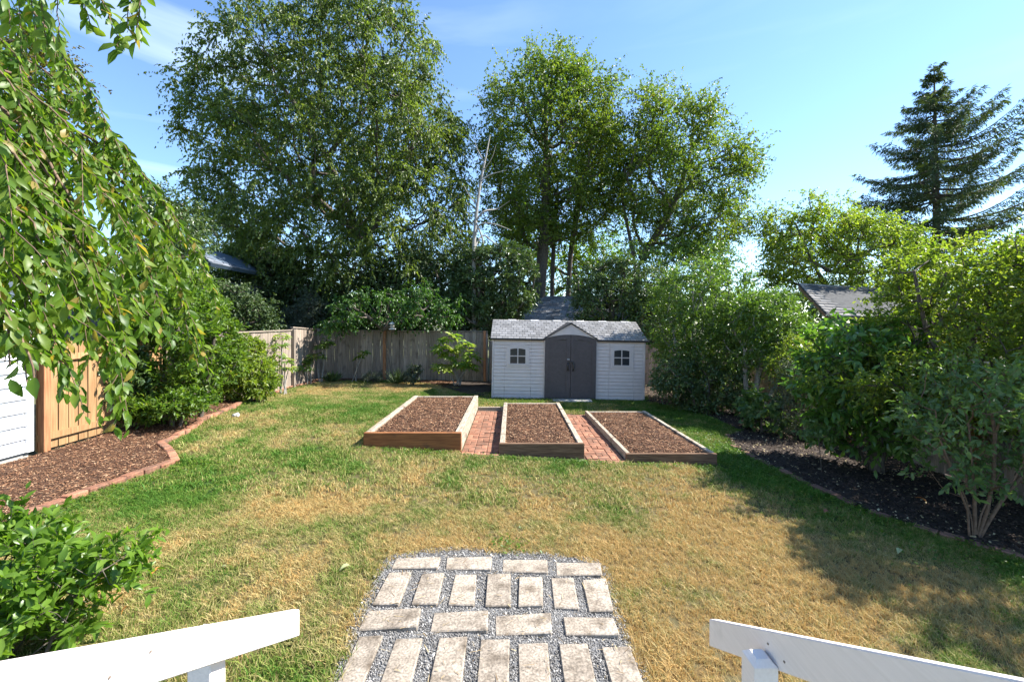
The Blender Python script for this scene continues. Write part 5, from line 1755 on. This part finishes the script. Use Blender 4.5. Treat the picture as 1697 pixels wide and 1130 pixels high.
# bird feeder hanging from the leaning tree
bf_p = at(650, 533, 15.2)
bf = thing("bird_feeder", "white lantern shaped bird feeder hanging under the leaning tree", "bird feeder", tuple(bf_p))
def lathe(name, prof, mat, par, seg=12):
    V, F = [], []
    for r_, z in prof:
        for k in range(seg):
            a = k * 2 * math.pi / seg
            V.append((r_ * math.cos(a), r_ * math.sin(a), z))
    for i in range(len(prof) - 1):
        for k in range(seg):
            F.append((i * seg + k, i * seg + (k + 1) % seg, (i + 1) * seg + (k + 1) % seg, (i + 1) * seg + k))
    return np_mesh(name, V, F, mat, par, smooth=False, local=True)
lathe("roof", [(0.0, 0.0), (0.05, -0.02), (0.125, -0.07), (0.125, -0.085), (0.0, -0.085)], M["siding"], bf)
lathe("seed_tube", [(0.0, -0.086), (0.08, -0.087), (0.085, -0.24), (0.0, -0.241)], M["stone_white"], bf)
lathe("tray", [(0.0, -0.242), (0.12, -0.243), (0.12, -0.275), (0.0, -0.276)], M["siding"], bf)
lathe("hanger", [(0.006, 0.16), (0.006, 0.0)], M["metal"], bf, 6)

# ------------------------------------------------------------------ near plants: shrub by the stairs and the weeping cherry
me_bright = unit_leaf("shrub_leaf", LM["fresh_one"])
plant("mock_orange", "leafy bright green shrub in the lower left corner by the stair rail", "shrub", 2.55,
      [(-160, 860), (-40, 885), (20, 890), (45, 930), (70, 905), (115, 940), (150, 925), (170, 920), (190, 945), (232, 948), (195, 962), (150, 985), (170, 1000), (120, 1020), (128, 1045), (95, 1050), (100, 1080), (50, 1080), (0, 1110), (-160, 1160)],
      [[(-10, 1290), (0, 1150), (20, 1040), (40, 950)], [(-20, 1290), (60, 1120), (110, 1010), (170, 945)], [(-30, 1290), (-60, 1100), (-70, 950)]], (0.078, 0.035), "fresh", n=170, K=4, Mn=8, T=0.36, twig=0.19, spread=0.2, droop=0.05, gap=0.22, gsc=0.16, r_tip=0.0016, high=True, n_single=300, single=me_bright, thick_twigs=0.0014, hang=-0.1, seed=35, tmin=0.2)
# a short shoot of the same kind above it at the frame edge is left to the cherry

wc_base = np.array([-4.35, 2.55, terz(-4.35, 2.55)])
wc = thing("weeping_cherry", "large leaved weeping cherry hanging in from the left edge", "tree", tuple(wc_base))
tr = spline([wc_base + (0, 0, -0.2), wc_base + (0.05, 0.05, 1.2), wc_base + (0.0, 0.15, 2.5), wc_base + (0.15, 0.2, 3.6)], 16)
V, F = path_tube(tr, np.linspace(0.13, 0.07, 16), 10)
np_mesh("trunk", V, F, M["bark"], wc, smooth=True)
ARCH = [(140, 175, 3.5, -20, -60), (205, 262, 3.6, 40, 30), (250, 320, 3.7, 60, 110), (300, 385, 3.8, 90, 150), (352, 470, 3.9, 150, 210), (330, 610, 3.7, 190, 260), (225, 420, 3.2, 40, 180), (205, 690, 2.9, 120, 330), (270, 520, 3.4, 130, 260),
        (60, 250, 2.9, -60, 60), (140, 560, 2.7, 40, 260), (110, 640, 2.45, -10, 360), (55, 560, 2.3, -60, 330), (20, 600, 2.15, -90, 360), (90, 400, 2.6, -40, 200), (170, 480, 2.9, 50, 260), (30, 330, 2.4, -110, 160), (25, 460, 2.2, -110, 260), (160, 300, 3.1, 0, 120), (70, 720, 2.1, -40, 430),
        (125, 500, 2.9, 20, 240), (60, 170, 3.2, -80, 0), (190, 350, 3.4, 30, 160), (240, 560, 3.2, 110, 330), (10, 230, 2.7, -120, 60), (90, 480, 2.5, -40, 280), (185, 600, 2.8, 90, 340), (300, 480, 3.6, 130, 220), (110, 300, 3.0, -30, 100), (45, 650, 2.2, -50, 400)]
HANG = [(80, 85, 2.5, 10, -120), (100, 70, 2.6, 40, -130), (55, 30, 2.4, -20, -140), (200, 85, 2.45, 110, -20), (150, 40, 2.5, 60, -110), (228, 70, 2.4, 200, -110), (212, 45, 2.4, 180, -130), (15, 40, 2.3, -60, -120)]
sA, sB, sra, srb = [], [], [], []
LP, LD, LS = [], [], []


def leafy(c, spacing, t0, size):
    seg = np.linalg.norm(np.diff(c, axis=0), axis=1)
    cum = np.concatenate([[0], np.cumsum(seg)])
    s = cum[-1] * t0
    k = 0
    while s < cum[-1]:
        i = min(max(np.searchsorted(cum, s) - 1, 0), len(seg) - 1)
        f = (s - cum[i]) / seg[i]
        p = c[i] * (1 - f) + c[i + 1] * f
        tn = (c[i + 1] - c[i]) / seg[i]
        a = k * 2.4 + R.normal() * 0.6
        sd = np.array([math.cos(a), math.sin(a), 0])
        LP.append(p)
        LD.append(tn * 0.55 + sd * 0.75 + np.array([0, 0, -0.55 + R.normal() * 0.35]))
        LS.append(size * R.uniform(0.5, 1.2))
        s += spacing * R.uniform(0.6, 1.4)
        k += 1


def wood(c, r0, r1):
    r_ = np.linspace(r0, r1, len(c))
    sA.append(c[:-1]); sB.append(c[1:]); sra.append(r_[:-1]); srb.append(r_[1:])


crown0 = tr[-1]
for arcs, sub in ((ARCH, True), (HANG, False)):
    for ex, ey, Y, mx_, my_ in arcs:
        e = at(ex, ey, Y)
        m1 = at(mx_, my_, Y * 1.02)
        s = crown0 + np.array([R.normal() * 0.1, R.normal() * 0.15, R.uniform(-0.5, 0.1)]) if sub else tr[-1] + np.array([0.3, -0.1, 0.3])
        c = spline([s, s * 0.5 + m1 * 0.5 + np.array([0, 0, 0.25]), m1, m1 * 0.42 + e * 0.58 + np.array([0.05, 0, 0.10]), e], 30)
        c += R.normal(size=c.shape) * 0.006
        wood(c, 0.016 if sub else 0.008, 0.0022)
        leafy(c, 0.018, 0.42 if sub else 0.62, 0.096)
        if sub:
            nb = R.integers(7, 12)
            for q in np.linspace(0.38, 0.93, nb) + R.normal(size=nb) * 0.02:
                i = int(np.clip(q, 0, 0.98) * 29)
                o = c[i]
                dr = nrm((c[i + 1] - c[i])[None])[0]
                sd = np.array([R.normal(), R.normal(), 0]) * 0.35 + dr * 0.5
                L = R.uniform(0.20, 0.80)
                e2 = o + sd * L * 0.7 + np.array([0, 0, -L * R.uniform(0.5, 0.95)])
                c2 = spline([o, o * 0.5 + e2 * 0.5 + sd * 0.1 * L + np.array([0, 0, 0.10 * L]), e2], 9)
                wood(c2, 0.0035, 0.0012)
                leafy(c2, 0.023, 0.06, 0.094)
# the hanging ends stop where the tree has been clipped above the fence and border
def hem(p):
    px = p[:, 0] / p[:, 1] * FPX + CX
    py = HOR - (p[:, 2] - EYE) / p[:, 1] * FPX
    low = np.interp(px, [-200, 8, 12, 60, 64, 92, 100, 150, 160, 212, 222, 300, 318, 352, 360, 400], [590, 590, 580, 580, 590, 610, 675, 690, 708, 712, 590, 560, 640, 640, 520, 400])
    return py < low + np.where((px < 60) & (px > 15), 90 * R.random(len(px)) ** 3, 10)
LP, LD, LS = np.array(LP), nrm(np.array(LD)), np.array(LS)
wA, wB, wra, wrb = np.concatenate(sA), np.concatenate(sB), np.concatenate(sra), np.concatenate(srb)
k = hem(wB)
V, F = tubes(wA[k], wB[k], wra[k], wrb[k], 5)
np_mesh("branches", V, F, M["twig"], wc, smooth=True)["kind"] = "stuff"
k = hem(LP + LD * LS[:, None] * 0.6)
LP, LD, LS = LP[k], LD[k], LS[k]
LN = nrm(rv(len(LP)) * 1.1 + np.array([0.35, 0.0, 0.55]))
me_cherry = unit_leaf("cherry_leaf", LM["cherry_one"])
put_leaves(wc, LP, LD, LN, LS, LS * R.uniform(0.34, 0.50, len(LS)), LM["cherry"], True, None, 300, me_cherry, "crown")

# ------------------------------------------------------------------ ground cover and grass
BEDS = [np.array([(-2.45, 7.07), (-0.80, 7.07), (-0.80, 10.78), (-2.45, 10.78)]), np.array([(-0.84, 6.93), (1.19, 6.9), (1.19, 10.82), (-0.84, 10.82)]), np.array([(1.16, 6.85), (3.35, 7.02), (3.25, 10.55), (1.16, 10.62)]), np.array([(-0.63, 12.7), (3.95, 12.7), (3.95, 15.4), (-0.63, 15.4)])]


def lawn_points(n, y0, y1):
    x, y = R.uniform(-7, 7, n), R.uniform(y0, y1, n)
    k = inside(LAWN, x, y) & (np.abs(x) < 1.24 * y + 0.2)
    x, y = x[k], y[k]
    dp = edge_dist(PATIO, x, y)
    k = ~(inside(PATIO, x, y) & (dp > 0.05 * R.random(len(x)) ** 2))
    for b in BEDS:
        k &= ~inside(b, x, y)
    return x[k], y[k]


def tuft_mesh(nb, rad, h, w, bend):
    a, rr = R.random(nb) * 6.283, rad * np.sqrt(R.random(nb))
    p = np.stack([np.cos(a) * rr, np.sin(a) * rr, np.zeros(nb)], 1)
    hh = h * R.uniform(0.35, 1.45, nb)
    a, tw = R.random(nb) * 6.283, R.random(nb) * 6.283
    lean = np.stack([np.cos(a), np.sin(a), np.zeros(nb)], 1) * (bend * R.uniform(0.1, 1.3, nb))[:, None]
    side = np.stack([np.cos(tw), np.sin(tw), np.zeros(nb)], 1) * (w * R.uniform(0.6, 1.2, nb))[:, None] / 2
    up = np.array([0, 0, 1.0])
    m = p + up * (hh * 0.55)[:, None] + lean * (hh * 0.35)[:, None]
    t = p + up * (hh * 0.85)[:, None] + lean * hh[:, None]
    V = np.stack([p - side, p + side, m + side * 0.8, m - side * 0.8, t], 1).reshape(-1, 3)
    b = (np.arange(nb) * 5)[:, None]
    F = np.concatenate([b + np.array(q) for q in ((0, 1, 2), (0, 2, 3), (3, 2, 4))])
    return V, F, np.repeat(R.random(nb), 5)


def grass_object(name, label, X, Yp, scale, dry, variants):
    """one mesh: tuft shapes (faces) and the points they grow on (loose vertices); geometry nodes set a tuft on each point"""
    V, F, rnd, var = [], [], [], []
    o = 0
    for k, (v, f, r_) in enumerate(variants):
        V.append(v); F.append(f + o); rnd.append(r_); var.append(np.full(len(v), k))
        o += len(v)
    n = len(X)
    P = np.stack([X, Yp, ter(X, Yp)], 1)
    allV = np.concatenate(V + [P])
    me_attrs = {"rnd": np.concatenate(rnd + [np.zeros(n)]), "variant": np.concatenate(var + [R.integers(0, len(variants), n)]),
                "is_point": np.concatenate([np.zeros(o), np.ones(n)]), "size": np.concatenate([np.ones(o), scale]), "spin": np.concatenate([np.zeros(o), R.random(n) * 6.283]), "dry": np.concatenate([np.zeros(o), dry])}
    ob = np_mesh(name, allV, np.concatenate(F), M["blade"], attrs=me_attrs)
    tag(ob, label, "grass", kind="stuff")
    ng = bpy.data.node_groups.new("grass_growth", "GeometryNodeTree")
    ng.interface.new_socket("Geometry", in_out="INPUT", socket_type="NodeSocketGeometry")
    ng.interface.new_socket("Geometry", in_out="OUTPUT", socket_type="NodeSocketGeometry")
    N, L = ng.nodes, ng.links
    gi, go = N.new("NodeGroupInput"), N.new("NodeGroupOutput")
    def attr(nm):
        q = N.new("GeometryNodeInputNamedAttribute")
        q.data_type = "FLOAT"
        q.inputs["Name"].default_value = nm
        return q.outputs["Attribute"]
    sep = N.new("GeometryNodeSeparateGeometry")
    sep.domain = "POINT"
    L.new(gi.outputs[0], sep.inputs["Geometry"])
    L.new(attr("is_point"), sep.inputs["Selection"])
    spl = N.new("GeometryNodeSplitToInstances")
    spl.domain = "POINT"
    L.new(sep.outputs["Inverted"], spl.inputs["Geometry"])
    L.new(attr("variant"), spl.inputs["Group ID"])
    mp = N.new("GeometryNodeMeshToPoints")
    L.new(sep.outputs["Selection"], mp.inputs["Mesh"])
    iop = N.new("GeometryNodeInstanceOnPoints")
    L.new(mp.outputs["Points"], iop.inputs["Points"])
    L.new(spl.outputs["Instances"], iop.inputs["Instance"])
    iop.inputs["Pick Instance"].default_value = True
    L.new(attr("variant"), iop.inputs["Instance Index"])
    cx = N.new("ShaderNodeCombineXYZ")
    L.new(attr("spin"), cx.inputs["Z"])
    L.new(cx.outputs[0], iop.inputs["Rotation"])
    L.new(attr("size"), iop.inputs["Scale"])
    L.new(iop.outputs["Instances"], go.inputs[0])
    md = ob.modifiers.new("growth", "NODES")
    md.node_group = ng
    return ob


def tuft_points(n, y0, y1):
    x, y = lawn_points(n, y0, y1)
    keep = R.random(len(x)) < 0.36 + 0.9 * sstep(0.05, 0.5, fbm2(x, y, 5.0, 77, 2))
    x, y = x[keep], y[keep]
    d = np.clip(dry_field(x, y) + R.normal(size=len(x)) * 0.09, 0, 1)
    return x, y, d, (0.6 + 0.75 * fbm2(x, y, 3.0, 40, 2)) * R.uniform(0.75, 1.25, len(x)) * (1.12 - 0.25 * d)


x, y, d, sz = tuft_points(54000, 2.25, 5.0)
grass_object("grass", "short coarse grass near the paving, much of it dried to straw", x, y, sz, d, [tuft_mesh(16, 0.032, 0.042, 0.0048, b_) for b_ in (0.6, 0.9, 1.2, 0.8, 1.5, 0.7)])
x, y, d, sz = tuft_points(72000, 5.0, 15.8)
grass_object("grass", "short grass on the far half of the lawn around the raised beds", x, y, sz, d, [tuft_mesh(16, 0.045, 0.050, 0.0085, b_) for b_ in (0.6, 0.9, 1.2, 0.8, 1.5, 0.7)])

# clover along the shaded right edge and before the shed
n = 110000
x, y = R.uniform(-6, 6, n), R.uniform(2.5, 13, n)
k = inside(LAWN, x, y)
dr = edge_dist(ER, x, y)
dl = edge_dist(EL, x, y)
spot = np.exp(-((x - gnd(845, 905)[0]) / 0.16) ** 2 - ((y - gnd(845, 905)[1]) / 0.13) ** 2)
keep = R.random(n) < np.clip(1.0 * np.exp(-(dl / 0.3) ** 2) * (y < 6) + 1.5 * spot + 1.15 * np.exp(-(dr / 0.75) ** 2) + 1.2 * ((y > 11.2) & (x > -1.6)) + 0.9 * np.exp(-((y - 6.88) / 0.14) ** 2) * (x > -2.6) * (x < 3.6), 0, 1)
k &= keep & ((fbm2(x, y, 2.2, 51, 3) > 0.36) | (spot > 0.2))
for b in BEDS:
    k &= ~inside(b, x, y)
k &= ~inside([(1.15, 12.2), (2.3, 12.2), (2.3, 12.6), (1.15, 12.6)], x, y)
x, y = x[k], y[k]
n = len(x)
pos = np.stack([x, y, ter(x, y) + R.uniform(0.02, 0.06, n)], 1)
V, F, c = leaves_low(pos, rv(n) * np.array([1, 1, 0.3]), np.array([0, 0, 1]) + rv(n) * 0.45, R.uniform(0.02, 0.042, n), R.uniform(0.018, 0.034, n))
tag(np_mesh("clover", V, F, LM["bright"], attrs={"rnd": np.repeat(R.random(n) * 0.9, c)}), "low green clover creeping along the right border and before the shed", "ground cover", kind="stuff")

# a pale stone at the edging, fallen leaves on the lawn
st = gnd(392, 692)
bm = bmesh.new()
bmesh.ops.create_icosphere(bm, subdivisions=2, radius=0.07)
for v in bm.verts:
    v.co = v.co * (1 + 0.18 * math.sin(v.co.x * 60 + v.co.y * 40)) * 1.0
    v.co.z *= 0.7
s_ = bm_obj("stone", bm, M["stone_white"])
s_.location = (st[0], st[1], st[2] + 0.05)
tag(s_, "pale rounded stone on the lawn beside the left edging", "stone")
leafm = {"orange": mat_noise("fallen_leaf_orange", [(0.3, (0.45, 0.17, 0.04)), (0.7, (0.60, 0.28, 0.07))], 20, 0.7),
         "pale": mat_noise("fallen_leaf_pale", [(0.3, (0.22, 0.25, 0.10)), (0.7, (0.33, 0.34, 0.17))], 20, 0.7),
         "brown": mat_noise("fallen_leaf_brown", [(0.3, (0.16, 0.06, 0.035)), (0.7, (0.27, 0.11, 0.06))], 20, 0.8)}
for (px, py, mk, sz, lab) in ((268, 950, "orange", 0.09, "curled orange fallen leaf on the grass right of the corner shrub"), (212, 1016, "orange", 0.06, "small orange fallen leaf just above the left handrail"), (580, 947, "pale", 0.085, "pale green fallen leaf left of the paving stones"),
                          (375, 948, "pale", 0.05, "tiny pale fallen leaf in the middle of the left lawn"), (1492, 918, "pale", 0.085, "pale fallen leaf on shaded grass by the right soil"), (1535, 838, "orange", 0.12, "orange brown fallen leaf on the dark soil"), (1372, 852, "brown", 0.08, "brown fallen leaf on the right lawn edge"), (345, 1063, "brown", 0.06, "brown fallen leaf on dry grass behind the left handrail")):
    p = gnd(px, py)
    me = unit_leaf("fallen_leaf", leafm[mk])
    o = link("fallen_leaf", me)
    o.location = (p[0], p[1], p[2] + 0.055)
    o.scale = (sz, sz * 0.6, sz * 0.8)
    o.rotation_euler = (R.normal() * 0.25, R.normal() * 0.25, R.random() * 6)
    tag(o, lab, "leaf", group="fallen leaves on the ground")

print("TRIS", sum(len(m.polygons) * (1 if m.polygons and m.polygons[0].loop_total == 3 else 2) for m in bpy.data.meshes))
